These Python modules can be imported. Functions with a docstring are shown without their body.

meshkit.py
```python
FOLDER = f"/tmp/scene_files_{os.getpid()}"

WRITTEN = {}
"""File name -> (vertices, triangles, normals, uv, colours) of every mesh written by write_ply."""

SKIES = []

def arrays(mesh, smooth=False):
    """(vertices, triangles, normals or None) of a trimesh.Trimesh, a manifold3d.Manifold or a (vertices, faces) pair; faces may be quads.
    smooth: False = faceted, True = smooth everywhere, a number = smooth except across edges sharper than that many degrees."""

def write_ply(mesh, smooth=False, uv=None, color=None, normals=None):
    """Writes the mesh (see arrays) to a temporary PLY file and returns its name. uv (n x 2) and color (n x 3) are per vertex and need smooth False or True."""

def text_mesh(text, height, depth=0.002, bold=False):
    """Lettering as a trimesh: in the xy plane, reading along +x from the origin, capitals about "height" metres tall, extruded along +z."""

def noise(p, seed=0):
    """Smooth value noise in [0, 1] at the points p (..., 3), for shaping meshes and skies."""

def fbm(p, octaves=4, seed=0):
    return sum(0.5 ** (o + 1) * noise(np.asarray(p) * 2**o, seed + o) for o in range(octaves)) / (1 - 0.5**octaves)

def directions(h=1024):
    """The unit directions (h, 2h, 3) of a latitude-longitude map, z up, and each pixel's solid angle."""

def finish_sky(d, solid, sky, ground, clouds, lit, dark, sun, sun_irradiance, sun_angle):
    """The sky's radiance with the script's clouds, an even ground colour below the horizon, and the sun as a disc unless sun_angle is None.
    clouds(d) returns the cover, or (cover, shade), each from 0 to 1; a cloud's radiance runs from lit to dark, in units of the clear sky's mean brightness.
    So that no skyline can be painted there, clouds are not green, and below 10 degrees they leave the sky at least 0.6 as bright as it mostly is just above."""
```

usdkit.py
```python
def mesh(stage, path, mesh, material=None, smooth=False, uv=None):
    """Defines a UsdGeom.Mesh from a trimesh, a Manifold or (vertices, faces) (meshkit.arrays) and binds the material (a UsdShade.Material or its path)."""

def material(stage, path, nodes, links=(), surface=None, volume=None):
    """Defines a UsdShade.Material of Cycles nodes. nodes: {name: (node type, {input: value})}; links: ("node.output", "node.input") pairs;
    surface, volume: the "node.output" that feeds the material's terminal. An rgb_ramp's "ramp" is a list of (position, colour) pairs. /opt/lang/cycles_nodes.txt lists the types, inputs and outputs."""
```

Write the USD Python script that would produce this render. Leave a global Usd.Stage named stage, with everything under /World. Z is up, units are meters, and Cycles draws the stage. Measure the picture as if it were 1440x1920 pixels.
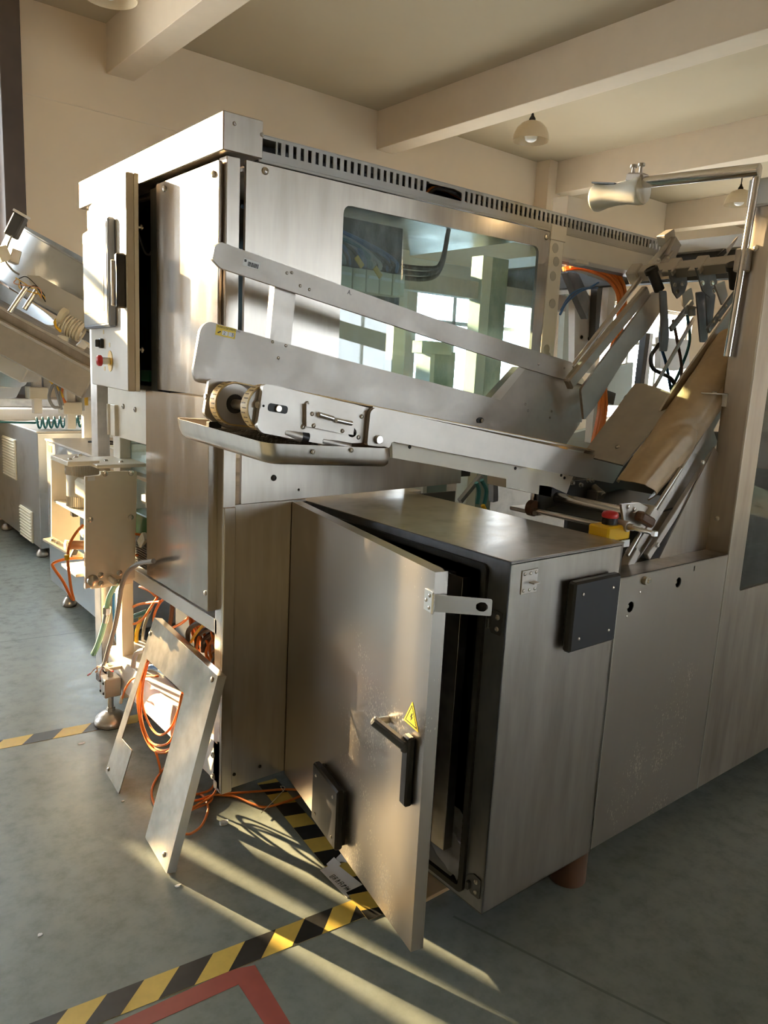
"""A hall with a partly dismantled stainless steel packaging machine, low sun from a window on the far left. Metres, z up."""
import math, random
import numpy as np
import trimesh
import manifold3d as m3
import usdkit, meshkit
from pxr import Usd, UsdGeom, UsdLux, Gf, Sdf

stage = Usd.Stage.CreateInMemory()
UsdGeom.SetStageUpAxis(stage, 'Z')
UsdGeom.SetStageMetersPerUnit(stage, 1.0)
world = UsdGeom.Xform.Define(stage, '/World')
UsdGeom.Scope.Define(stage, '/World/Looks')
random.seed(7)
rng = np.random.default_rng(7)

# ---------------------------------------------------------------- camera, sky, sun, exposure
EXPOSURE = 1.03
SUN_TRAVEL = (0.285, -0.960, -0.257)
SUN_POWER = 6.6
SKY_POWER = 3.9
cam = UsdGeom.Camera.Define(stage, '/World/camera')
right, up, fwd = (0.780345, -0.623338, 0.05011), (0.075472, 0.173421, 0.981952), (0.620778, 0.762479, -0.182372)
eye = (-1.047635, -2.062735, 1.5)
cam.AddTransformOp().Set(Gf.Matrix4d(*right, 0, *up, 0, *[-c for c in fwd], 0, *eye, 1))
cam.CreateHorizontalApertureAttr(36.0)
cam.CreateVerticalApertureAttr(48.0)
cam.CreateFocalLengthAttr(35.5737)
cam.CreateFStopAttr(0.0)
cam.CreateClippingRangeAttr((0.05, 300.0))
cam.CreateExposureAttr(EXPOSURE)

dome = UsdLux.DomeLight.Define(stage, '/World/sky_light')
dome.CreateIntensityAttr(SKY_POWER)
dome.CreateColorAttr((0.84, 0.92, 1.0))

sun = UsdLux.DistantLight.Define(stage, '/World/sun_light')
sun.CreateIntensityAttr(SUN_POWER)
sun.CreateAngleAttr(0.53)
sun.CreateNormalizeAttr(True)
sun.CreateColorAttr((1.0, 0.70, 0.36))
_d = Gf.Vec3d(*SUN_TRAVEL).GetNormalized()
sun.AddTransformOp().Set(Gf.Matrix4d().SetRotate(Gf.Rotation(Gf.Vec3d(0, 0, -1), _d)))


def window_light(name, centre, w, h, normal, power, color):
    """Daylight that enters through a window of the room: a rectangular light standing in the window's reveal."""
    l = UsdLux.RectLight.Define(stage, '/World/' + name)
    l.CreateWidthAttr(w); l.CreateHeightAttr(h); l.CreateIntensityAttr(power); l.CreateColorAttr(color)
    l.CreateNormalizeAttr(False)
    rot = Gf.Matrix4d().SetRotate(Gf.Rotation(Gf.Vec3d(0, 0, -1), Gf.Vec3d(*normal)))
    n = np.array(normal, float); z = -n; y = np.array([0, 0, 1.0]); x = np.cross(y, z)
    l.AddTransformOp().Set(Gf.Matrix4d(*x, 0, *y, 0, *z, 0, *centre, 1))


# ---------------------------------------------------------------- mesh helpers
def arr(m):
    if hasattr(m, 'to_mesh'):
        q = m.to_mesh()
        return np.array(q.vert_properties[:, :3], float), np.array(q.tri_verts, int)
    if isinstance(m, trimesh.Trimesh):
        return np.array(m.vertices), np.array(m.faces)
    return np.asarray(m[0], float), np.asarray(m[1], int)


def join(*ms):
    ms = [a for m in ms for a in (m if isinstance(m, list) else [m])]
    vs, fs, n = [], [], 0
    for m in ms:
        v, f = arr(m)
        vs.append(v); fs.append(f + n); n += len(v)
    return np.vstack(vs), np.vstack(fs)


_S = np.array([[sx, sy, sz] for sx in (-1, 1) for sy in (-1, 1) for sz in (-1, 1)], float)


def _bevelled(hx, hy, hz, b):
    b = min(b, 0.45 * min(hx, hy, hz))
    pts = []
    for s in _S:
        for k in range(3):
            h = np.array([hx, hy, hz]) - b
            h[k] += b
            pts.append(s * h)
    m = m3.Manifold.hull_points(np.array(pts))
    return arr(m)


def box(x0, x1, y0, y1, z0, z1, b=0.002):
    c = np.array([x0 + x1, y0 + y1, z0 + z1]) / 2
    v, f = _bevelled(abs(x1 - x0) / 2, abs(y1 - y0) / 2, abs(z1 - z0) / 2, b)
    return v + c, f


def frame_of(d, up=(0, 0, 1)):
    d = np.asarray(d, float); d = d / np.linalg.norm(d)
    u = np.asarray(up, float)
    if abs(d @ u) / np.linalg.norm(u) > 0.995:
        u = np.array([1.0, 0, 0]) if abs(d[0]) < 0.9 else np.array([0, 1.0, 0])
    s = np.cross(u, d); s /= np.linalg.norm(s)
    u = np.cross(d, s)
    return s, u, d


def bar(p0, p1, w, h, up=(0, 0, 1), b=0.0015):
    """Rectangular bar from p0 to p1, w sideways, h along up."""
    p0, p1 = np.asarray(p0, float), np.asarray(p1, float)
    s, u, d = frame_of(p1 - p0, up)
    v, f = _bevelled(w / 2, h / 2, np.linalg.norm(p1 - p0) / 2, b)
    return v @ np.array([s, u, d]) + (p0 + p1) / 2, f


def lathe(p0, axis, prof, n=24, up=(0, 0, 1), closed=False):
    """Turned body: prof is a list of (radius, distance along axis)."""
    s, u, d = frame_of(axis, up)
    a = np.arange(n) * 2 * np.pi / n
    ring = np.cos(a)[:, None] * s + np.sin(a)[:, None] * u
    v = np.vstack([np.asarray(p0, float) + d * h + ring * max(r, 1e-5) for r, h in prof])
    m = len(prof)
    f = []
    for i in range(m - 1 + closed):
        for j in range(n):
            q, w = i * n, ((i + 1) % m) * n
            k = (j + 1) % n
            f += [(q + j, q + k, w + k), (q + j, w + k, w + j)]
    return v, np.array(f)


def cyl(p0, p1, r, n=24, c=0.0012, up=(0, 0, 1)):
    p0, p1 = np.asarray(p0, float), np.asarray(p1, float)
    L = np.linalg.norm(p1 - p0)
    c = min(c, r * 0.3, L * 0.3)
    return lathe(p0, p1 - p0, [(0, 0), (r - c, 0), (r, c), (r, L - c), (r - c, L), (0, L)], n, up)


def pipe(p0, p1, r, ri, n=24):
    p0, p1 = np.asarray(p0, float), np.asarray(p1, float)
    L = np.linalg.norm(p1 - p0)
    return lathe(p0, p1 - p0, [(ri, 0), (r, 0), (r, L), (ri, L)], n, closed=True)


def smooth_path(pts, k=8):
    p = np.asarray(pts, float)
    if len(p) < 3:
        return p
    q = np.vstack([2 * p[0] - p[1], p, 2 * p[-1] - p[-2]])
    out = []
    for i in range(1, len(q) - 2):
        a, b, c, d = q[i - 1:i + 3]
        for t in np.arange(k) / k:
            out.append(0.5 * (2 * b + (c - a) * t + (2 * a - 5 * b + 4 * c - d) * t * t + (3 * b - a - 3 * c + d) * t ** 3))
    out.append(p[-1])
    return np.array(out)


def tube(pts, r, n=8, k=8):
    p = smooth_path(pts, k)
    t = np.gradient(p, axis=0); t /= np.linalg.norm(t, axis=1, keepdims=True) + 1e-12
    s, u, _ = frame_of(t[0])
    a = np.arange(n) * 2 * np.pi / n
    rr = np.broadcast_to(r, (len(p),)) if np.ndim(r) == 0 else np.interp(np.linspace(0, 1, len(p)), np.linspace(0, 1, len(r)), r)
    rings = []
    for i in range(len(p)):
        s = s - t[i] * (s @ t[i]); s /= np.linalg.norm(s) + 1e-12
        u = np.cross(t[i], s)
        rings.append(p[i] + rr[i] * (np.cos(a)[:, None] * s + np.sin(a)[:, None] * u))
    v = np.vstack(rings + [p[:1], p[-1:]])
    f = []
    m = len(p)
    for i in range(m - 1):
        for j in range(n):
            k2 = (j + 1) % n
            f += [(i * n + j, i * n + k2, (i + 1) * n + k2), (i * n + j, (i + 1) * n + k2, (i + 1) * n + j)]
    for j in range(n):
        k2 = (j + 1) % n
        f += [(m * n, k2, j), (m * n + 1, (m - 1) * n + j, (m - 1) * n + k2)]
    return v, np.array(f)


def extrude(poly, o, eu, ev, t, holes=()):
    """Sheet: polygon (u, v) in the plane o + u*eu + v*ev, thickness t along eu x ev (both signs allowed)."""
    def ccw(p):
        p = np.asarray(p, float)
        x, y = p[:, 0], p[:, 1]
        return p if np.sum(x * np.roll(y, -1) - y * np.roll(x, -1)) > 0 else p[::-1]
    cs = m3.CrossSection([ccw(poly)], m3.FillRule.Positive)
    for h in holes:
        cs = cs - m3.CrossSection([ccw(h)], m3.FillRule.Positive)
    v, f = arr(m3.Manifold.extrude(cs, abs(t)))
    eu, ev = np.asarray(eu, float), np.asarray(ev, float)
    n = np.cross(eu, ev)
    if t < 0:
        v[:, 2] -= abs(t)
    return v[:, :1] * eu + v[:, 1:2] * ev + v[:, 2:] * n + np.asarray(o, float), f


def plate(ax, lo, hi, poly, holes=()):
    """Sheet perpendicular to a world axis, between lo and hi on that axis; poly in the two other axes, in xyz order."""
    if ax == 'x':
        return extrude(poly, (lo, 0, 0), (0, 1, 0), (0, 0, 1), hi - lo, holes)
    if ax == 'z':
        return extrude(poly, (0, 0, lo), (1, 0, 0), (0, 1, 0), hi - lo, holes)
    return extrude(poly, (0, hi, 0), (1, 0, 0), (0, 0, 1), hi - lo, holes)


def rect(a0, a1, b0, b1, r=0.0, n=5):
    if r <= 0:
        return [(a0, b0), (a1, b0), (a1, b1), (a0, b1)]
    out = []
    for cx, cy, s in ((a1 - r, b0 + r, -90), (a1 - r, b1 - r, 0), (a0 + r, b1 - r, 90), (a0 + r, b0 + r, 180)):
        for k in range(n + 1):
            t = math.radians(s + 90 * k / n)
            out.append((cx + r * math.cos(t), cy + r * math.sin(t)))
    return out


def circle(cx, cy, r, n=20):
    return [(cx + r * math.cos(2 * math.pi * k / n), cy + r * math.sin(2 * math.pi * k / n)) for k in range(n)]


def rounded(poly, r, n=4):
    """Polygon with its corners rounded by radius r."""
    p = np.asarray(poly, float); out = []
    for i in range(len(p)):
        a, b, c = p[i - 1], p[i], p[(i + 1) % len(p)]
        d1, d2 = (a - b), (c - b)
        l1, l2 = np.linalg.norm(d1), np.linalg.norm(d2)
        q = min(r, 0.45 * l1, 0.45 * l2)
        s, e = b + d1 / l1 * q, b + d2 / l2 * q
        for k in range(n + 1):
            t = k / n
            out.append(tuple((1 - t) ** 2 * s + 2 * t * (1 - t) * b + t * t * e))
    return out


def socket_bolt(p, nrm, r=0.006, h=None):
    h = h or r * 0.8
    return lathe(p, nrm, [(r * 1.25, 0), (r * 1.25, h * .15), (r, h * .2), (r, h * .85), (r * .85, h), (r * .5, h), (r * .45, h * .35), (0, h * .35)], 12)


def hex_bolt(p, nrm, r=0.008, h=None):
    h = h or r * 0.8
    return join(lathe(p, nrm, [(r * 1.35, 0), (r * 1.35, h * .2), (0, h * .2)], 16), lathe(p, nrm, [(r, h * .2), (r, h * .9), (r * .85, h), (0, h)], 6))


def dome_bolt(p, nrm, r=0.006, h=None):
    h = h or r * 0.7
    return lathe(p, nrm, [(r, 0), (r, h * .3), (r * .85, h * .7), (r * .5, h * .95), (r * .3, h), (r * .28, h * .6), (0, h * .6)], 12)


# ---------------------------------------------------------------- objects
_count = {}


def numbered(path):
    n = _count.get(path, 0)
    _count[path] = n + 1
    return path if n == 0 else f'{path}_{n:03d}'


def _data(prim, label=None, cat=None, group=None, kind=None):
    for k, v in (('label', label), ('category', cat), ('group', group), ('kind', kind)):
        if v:
            prim.SetCustomDataByKey(k, v)


class Thing:
    """An Xform at the thing's base; part() adds a mesh given in world coordinates."""

    def __init__(self, name, label, cat, loc=(0, 0, 0), group=None):
        self.path = numbered('/World/' + name)
        self.loc = np.asarray(loc, float)
        self.x = UsdGeom.Xform.Define(stage, self.path)
        self.x.AddTranslateOp().Set(Gf.Vec3d(*map(float, loc)))
        _data(self.x.GetPrim(), label, cat, group)

    def part(self, name, mesh, mat, parent=None, smooth=35, label=None, kind=None):
        v, f = arr(mesh)
        path = numbered((parent or self.path) + '/' + name)
        g = usdkit.mesh(stage, path, (v - self.loc, f), MAT[mat], smooth=smooth)
        _data(g.GetPrim(), label, None, None, kind)
        return path

    def bolts(self, pts, nrm, r=0.006, kind=dome_bolt, mat='bolt', name='bolt', parent=None):
        for p in pts:
            self.part(name, kind(p, nrm, r), mat, parent)


def single(name, mesh, mat, label, cat, group=None, kind=None, smooth=35):
    v, f = arr(mesh)
    lo, hi = v.min(0), v.max(0)
    loc = np.array([(lo[0] + hi[0]) / 2, (lo[1] + hi[1]) / 2, lo[2]])
    path = numbered('/World/' + name)
    g = usdkit.mesh(stage, path, (v - loc, f), MAT[mat], smooth=smooth)
    UsdGeom.Xformable(g).AddTranslateOp().Set(Gf.Vec3d(*map(float, loc)))
    _data(g.GetPrim(), label, cat, group, kind)
    return path


def struct(name, mesh, mat, parent=None, smooth=False, label=None):
    v, f = arr(mesh)
    path = numbered((parent or '/World') + '/' + name)
    g = usdkit.mesh(stage, path, (v, f), MAT[mat], smooth=smooth)
    if parent is None:
        _data(g.GetPrim(), label, None, None, 'structure')
    return path


def copy_of(path, name, offset, label, cat, group=None, rotz=0.0):
    """Another instance of a finished thing."""
    src = stage.GetPrimAtPath(path)
    p2 = numbered('/World/' + name)
    x = UsdGeom.Xform.Define(stage, p2)
    x.GetPrim().GetReferences().AddInternalReference(src.GetPath())
    x.ClearXformOpOrder()
    x.GetPrim().RemoveProperty('xformOp:translate')
    x.AddTranslateOp().Set(Gf.Vec3d(*map(float, offset)))
    x.GetPrim().SetInstanceable(True)
    _data(x.GetPrim(), label, cat, group)
    return p2


# ---------------------------------------------------------------- materials
MAT = {}


def mat(name, color, rough=0.5, metal=0.0, var=0.0, vscale=(6, 6, 6), bump=0.0, bscale=(200, 200, 200), rvar=0.0, coat=0.0, spec=0.5, aniso=0.0, **kw):
    """Principled material with noise in colour, roughness and fine relief, in world coordinates."""
    n = {'g': ('geometry', {}), 'p': ('principled_bsdf', {'base_color': color, 'roughness': rough, 'metallic': metal, 'coat_weight': coat, 'specular_ior_level': spec, **kw})}
    L = []
    if var or rvar:
        n['m'] = ('mapping', {'scale': vscale})
        n['n'] = ('noise_texture', {'scale': 1.0, 'detail': 4.0, 'roughness': 0.6})
        L += [('g.position', 'm.vector'), ('m.vector', 'n.vector')]
    if var:
        c = np.array(color)
        n['r'] = ('rgb_ramp', {'ramp': [(0.25, tuple(c * (1 - var))), (0.75, tuple(np.minimum(1, c * (1 + var))))]})
        L += [('n.fac', 'r.fac'), ('r.color', 'p.base_color')]
    if rvar:
        n['rr'] = ('map_range', {'from_min': 0.3, 'from_max': 0.7, 'to_min': max(0.02, rough - rvar), 'to_max': rough + rvar, 'clamp': True})
        L += [('n.fac', 'rr.value'), ('rr.result', 'p.roughness')]
    if bump:
        n['bm'] = ('mapping', {'scale': bscale})
        n['bn'] = ('noise_texture', {'scale': 1.0, 'detail': 2.0})
        n['b'] = ('bump', {'strength': bump, 'distance': 0.002})
        L += [('g.position', 'bm.vector'), ('bm.vector', 'bn.vector'), ('bn.fac', 'b.height'), ('b.normal', 'p.normal')]
    MAT[name] = usdkit.material(stage, '/World/Looks/' + name, n, L, surface='p.BSDF')


STEEL = (0.49, 0.44, 0.39)
mat('steel', STEEL, 0.31, 1.0, var=0.012, vscale=(10, 10, 1.6), rvar=0.025, bump=0.03, bscale=(500, 500, 6))
mat('steel_matte', (0.54, 0.505, 0.47), 0.36, 1.0, var=0.08, vscale=(5, 5, 5), rvar=0.06, bump=0.06, bscale=(300, 300, 300))
mat('steel_smooth', STEEL, 0.17, 1.0, var=0.012, vscale=(10, 10, 1.6), rvar=0.03, bump=0.03, bscale=(500, 500, 6))
mat('steel_warm', (0.50, 0.435, 0.35), 0.27, 1.0, var=0.06, vscale=(5, 5, 5), rvar=0.05)
mat('panel_paint', (0.54, 0.475, 0.39), 0.42, var=0.04, vscale=(7, 7, 7))
mat('steel_polished', (0.72, 0.69, 0.66), 0.16, 1.0)
mat('steel_bright', (0.78, 0.76, 0.73), 0.28, 1.0, var=0.05)
mat('aluminium', (0.50, 0.455, 0.41), 0.46, 0.85, var=0.10, vscale=(14, 14, 14), rvar=0.06)
mat('aluminium_worn', (0.43, 0.39, 0.35), 0.50, 0.75, var=0.16, vscale=(10, 10, 10), rvar=0.08)
mat('bolt', (0.70, 0.66, 0.60), 0.26, 1.0)
mat('dark_bolt', (0.04, 0.035, 0.03), 0.4, 0.6)
mat('white_paint', (0.72, 0.69, 0.66), 0.38, var=0.05, vscale=(7, 7, 7))
mat('cream_paint', (0.74, 0.68, 0.58), 0.40, var=0.06, vscale=(9, 9, 9))
mat('grey_paint', (0.45, 0.44, 0.43), 0.42, var=0.05)
mat('pale_green_paint', (0.56, 0.60, 0.54), 0.4, var=0.05)
mat('green_post_paint', (0.20, 0.28, 0.25), 0.4, var=0.06)
mat('black_plastic', (0.014, 0.014, 0.017), 0.42, var=0.12, bump=0.05, bscale=(700, 700, 700))
mat('black_paint', (0.012, 0.011, 0.011), 0.34)
mat('rubber', (0.02, 0.019, 0.018), 0.65, var=0.3, vscale=(30, 30, 30))
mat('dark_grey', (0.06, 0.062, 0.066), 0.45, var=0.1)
mat('galvanised', (0.24, 0.245, 0.26), 0.42, 0.8, var=0.18, vscale=(18, 18, 8))
mat('wall', (0.74, 0.60, 0.44), 0.85, var=0.03, vscale=(1.2, 1.2, 1.2))
mat('ceiling', (0.50, 0.42, 0.295), 0.9, var=0.03, vscale=(.8, .8, .8))
mat('beam_paint', (0.74, 0.62, 0.48), 0.85, var=0.025)
mat('brown_column', (0.050, 0.032, 0.022), 0.5, var=0.2, vscale=(4, 4, 4))
mat('window_frame', (0.75, 0.76, 0.76), 0.4)
mat('orange_cable', (0.72, 0.20, 0.035), 0.42)
mat('blue_hose', (0.02, 0.10, 0.27), 0.38)
mat('teal_hose', (0.02, 0.15, 0.18), 0.4)
mat('mint_hose', (0.28, 0.52, 0.40), 0.45)
mat('grey_hose', (0.30, 0.30, 0.31), 0.5)
mat('black_cable', (0.014, 0.014, 0.016), 0.45)
mat('yellow_cable', (0.75, 0.45, 0.03), 0.45)
mat('green_plastic', (0.01, 0.10, 0.05), 0.4)
mat('yellow_plastic', (0.80, 0.47, 0.01), 0.38)
mat('red_plastic', (0.58, 0.025, 0.03), 0.32)
mat('orange_plastic', (0.75, 0.17, 0.02), 0.4)
mat('belt_yellow', (0.62, 0.43, 0.17), 0.5, var=0.12, vscale=(60, 60, 60))
mat('belt_dark', (0.20, 0.12, 0.04), 0.6)
mat('white_plastic', (0.78, 0.75, 0.68), 0.45, coat_weight=0.0)
mat('cream_plastic', (0.70, 0.65, 0.52), 0.45)
mat('screen_film', (0.36, 0.31, 0.19), 0.35)
mat('panel_grey', (0.20, 0.24, 0.33), 0.4)
mat('cabinet_steel', (0.50, 0.52, 0.54), 0.38, 1.0, var=0.06, vscale=(5, 5, 5), rvar=0.05)
mat('bezel_face', (0.24, 0.235, 0.22), 0.45)
mat('panel_blue', (0.12, 0.22, 0.45), 0.4)
mat('label_yellow', (0.85, 0.62, 0.06), 0.5)
mat('label_white', (0.80, 0.80, 0.80), 0.5)
mat('ink', (0.012, 0.012, 0.014), 0.5)
mat('paper', (0.78, 0.78, 0.80), 0.8, var=0.03)
mat('cardboard', (0.42, 0.27, 0.13), 0.85, var=0.1)
mat('brown_pipe', (0.105, 0.048, 0.025), 0.42, var=0.25, vscale=(14, 14, 10), rvar=0.08)
mat('leather', (0.47, 0.33, 0.19), 0.5, var=0.30, vscale=(6, 6, 6), bump=0.25, bscale=(60, 60, 60))
mat('copper', (0.75, 0.38, 0.22), 0.35, 0.9)
mat('motor_grey', (0.50, 0.47, 0.43), 0.42, 0.4, var=0.08)
mat('lamp_shade', (0.62, 0.50, 0.33), 0.35, var=0.05)
mat('lamp_glass', (0.85, 0.85, 0.84), 0.25)
mat('tape_yellow', (0.62, 0.44, 0.09), 0.45, var=0.10, vscale=(25, 25, 25), rvar=0.06)
mat('tape_black', (0.018, 0.018, 0.018), 0.42, var=0.4, vscale=(30, 30, 30))
mat('red_floor_paint', (0.33, 0.075, 0.06), 0.45, var=0.18, vscale=(7, 7, 7))
mat('floor_seam', (0.12, 0.14, 0.132), 0.5)
mat('sky_ground', (0.55, 0.56, 0.57), 0.9)


def floor_material():
    n = {'g': ('geometry', {}),
         'n1': ('noise_texture', {'scale': 1.1, 'detail': 5.0, 'roughness': 0.6}),
         'n2': ('noise_texture', {'scale': 14.0, 'detail': 4.0, 'roughness': 0.7}),
         'r1': ('rgb_ramp', {'ramp': [(0.30, (0.178, 0.208, 0.200)), (0.70, (0.245, 0.272, 0.255))]}),
         'r2': ('rgb_ramp', {'ramp': [(0.30, (0.86, 0.86, 0.86)), (0.62, (1.0, 1.0, 1.0))]}),
         'mx': ('mix', {'mix_type': 'multiply', 'fac': 1.0}),
         'rr': ('map_range', {'from_min': 0.3, 'from_max': 0.7, 'to_min': 0.26, 'to_max': 0.42, 'clamp': True}),
         'n3': ('noise_texture', {'scale': 3.0, 'detail': 3.0}),
         'b': ('bump', {'strength': 0.12, 'distance': 0.01}),
         'p': ('principled_bsdf', {'specular_ior_level': 0.5})}
    L = [('g.position', 'n1.vector'), ('g.position', 'n2.vector'), ('g.position', 'n3.vector'), ('n1.fac', 'r1.fac'), ('n2.fac', 'r2.fac'), ('r1.color', 'mx.color1'), ('r2.color', 'mx.color2'),
         ('mx.color', 'p.base_color'), ('n2.fac', 'rr.value'), ('rr.result', 'p.roughness'), ('n3.fac', 'b.height'), ('b.normal', 'p.normal')]
    MAT['floor'] = usdkit.material(stage, '/World/Looks/floor', n, L, surface='p.BSDF')


floor_material()


def pane(name, tint, dust=0.0, ior=1.5):
    n = {'t': ('transparent_bsdf', {'color': tint}), 'gl': ('glossy_bsdf', {'color': (1, 1, 1), 'roughness': 0.02}), 'f': ('fresnel', {'IOR': ior}), 'm': ('mix_closure', {}),
         'ge': ('geometry', {}), 'nb': ('math', {'math_type': 'subtract', 'value1': 1.0}), 'mu': ('math', {'math_type': 'multiply'})}      # only the entering face reflects
    L = [('ge.backfacing', 'nb.value2'), ('nb.value', 'mu.value2'), ('f.fac', 'mu.value1'), ('mu.value', 'm.fac'), ('t.BSDF', 'm.closure1'), ('gl.BSDF', 'm.closure2')]
    out = 'm.closure'
    if dust:
        n |= {'g': ('geometry', {}), 'mp': ('mapping', {'scale': (5, 5, 2.2)}), 'n': ('noise_texture', {'scale': 1.0, 'detail': 9.0, 'roughness': 0.75}),
              'r': ('map_range', {'from_min': 0.45, 'from_max': 0.75, 'to_min': dust * .22, 'to_max': dust, 'clamp': True}),
              'd': ('diffuse_bsdf', {'color': (0.58, 0.66, 0.68)}), 'm2': ('mix_closure', {})}
        L += [('g.position', 'mp.vector'), ('mp.vector', 'n.vector'), ('n.fac', 'r.value'), ('r.result', 'm2.fac'), ('m.closure', 'm2.closure1'), ('d.BSDF', 'm2.closure2')]
        out = 'm2.closure'
    MAT[name] = usdkit.material(stage, '/World/Looks/' + name, n, L, surface=out)


pane('clear_glass', (0.95, 0.97, 0.97))
pane('teal_glass', (0.72, 0.86, 0.90), dust=0.30)
pane('dark_glass', (0.30, 0.38, 0.38), dust=0.10)


def splattered(name, base, rough, where, reach, vertical=True, amount=0.72):
    """Brushed steel with dried pale splashes and scratches."""
    sc = (420, 420, 6) if vertical else (6, 420, 420)
    n = {'g': ('geometry', {}),
         'bm': ('mapping', {'scale': sc}), 'bn': ('noise_texture', {'scale': 1.0, 'detail': 2.0}), 'b': ('bump', {'strength': 0.04, 'distance': 0.002}),
         'sm': ('mapping', {'scale': (260, 260, 110)}), 'sn': ('noise_texture', {'scale': 1.0, 'detail': 1.5}),
         'off': ('vector_math', {'math_type': 'distance', 'vector2': where}), 'near': ('map_range', {'from_min': reach * .35, 'from_max': reach, 'to_min': 1.0, 'to_max': 0.72, 'clamp': True}), 'sn2': ('math', {'math_type': 'multiply'}),
         'big': ('noise_texture', {'scale': 5.0, 'detail': 3.0}),
         'sum': ('math', {'math_type': 'multiply'}),
         'sr': ('map_range', {'from_min': amount * 0.52, 'from_max': amount * 0.56, 'to_min': 0.0, 'to_max': 1.0, 'clamp': True}),
         'cm': ('mapping', {'scale': (40, 40, 1.0)}), 'cn': ('noise_texture', {'scale': 1.0, 'detail': 4.0}),
         'cr': ('rgb_ramp', {'ramp': [(0.3, tuple(np.array(base) * .99)), (0.7, tuple(np.array(base) * 1.01))]}),
         'mxc': ('mix', {'color2': (0.60, 0.54, 0.44)}), 'mt': ('map_range', {'from_min': 0, 'from_max': 1, 'to_min': 1.0, 'to_max': 0.2}),
         'p': ('principled_bsdf', {'roughness': rough})}
    L = [('g.position', 'bm.vector'), ('bm.vector', 'bn.vector'), ('bn.fac', 'b.height'), ('b.normal', 'p.normal'),
         ('g.position', 'sm.vector'), ('sm.vector', 'sn.vector'), ('g.position', 'big.vector'), ('sn.fac', 'sn2.value1'), ('g.position', 'off.vector1'), ('off.value', 'near.value'), ('near.result', 'sn2.value2'), ('sn2.value', 'sum.value1'), ('big.fac', 'sum.value2'), ('sum.value', 'sr.value'),
         ('g.position', 'cm.vector'), ('cm.vector', 'cn.vector'), ('cn.fac', 'cr.fac'), ('cr.color', 'mxc.color1'), ('sr.result', 'mxc.fac'), ('mxc.color', 'p.base_color'),
         ('sr.result', 'mt.value'), ('mt.result', 'p.metallic')]
    MAT[name] = usdkit.material(stage, '/World/Looks/' + name, n, L, surface='p.BSDF')


splattered('steel_splashed', STEEL, 0.31, (.09, -.74, .50), .75, amount=0.72)      # the door: splashes towards its free edge
splattered('steel_splashed_panel', STEEL, 0.31, (1.26, -.894, .30), .55, amount=0.70)

# ---------------------------------------------------------------- the room
YB = 5.35            # back wall
RX0, RX1, RY0, RZ = -8.0, 14.0, -12.0, 4.4
struct('floor', box(RX0 - .3, RX1 + .3, RY0 - .3, YB + .3, -0.2, 0.0, 0), 'floor')
struct('outdoor_ground', box(-60, 70, -70, 60, -0.5, -0.25, 0), 'sky_ground')
struct('ceiling', box(RX0 - .3, RX1 + .3, RY0 - .3, YB + .3, RZ, RZ + .2, 0), 'ceiling')
BACK_WINDOWS = [(-1.949, 0.35, 1.40, 3.75), (-5.4, -3.4, 0.9, 3.0), (5.35, 7.56, 0.9, 2.76), (9.2, 11.8, 0.9, 2.76)]
FRONT_WINDOWS = [(3.2, 5.4, 0.9, 2.9), (8.6, 11.6, 0.9, 2.9)]
LEFT_WINDOWS = []
struct('wall_back', plate('y', YB, YB + .22, rect(RX0 - .3, RX1 + .3, 0, RZ), [rect(a, b, c, d) for a, b, c, d in BACK_WINDOWS]), 'wall')
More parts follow.
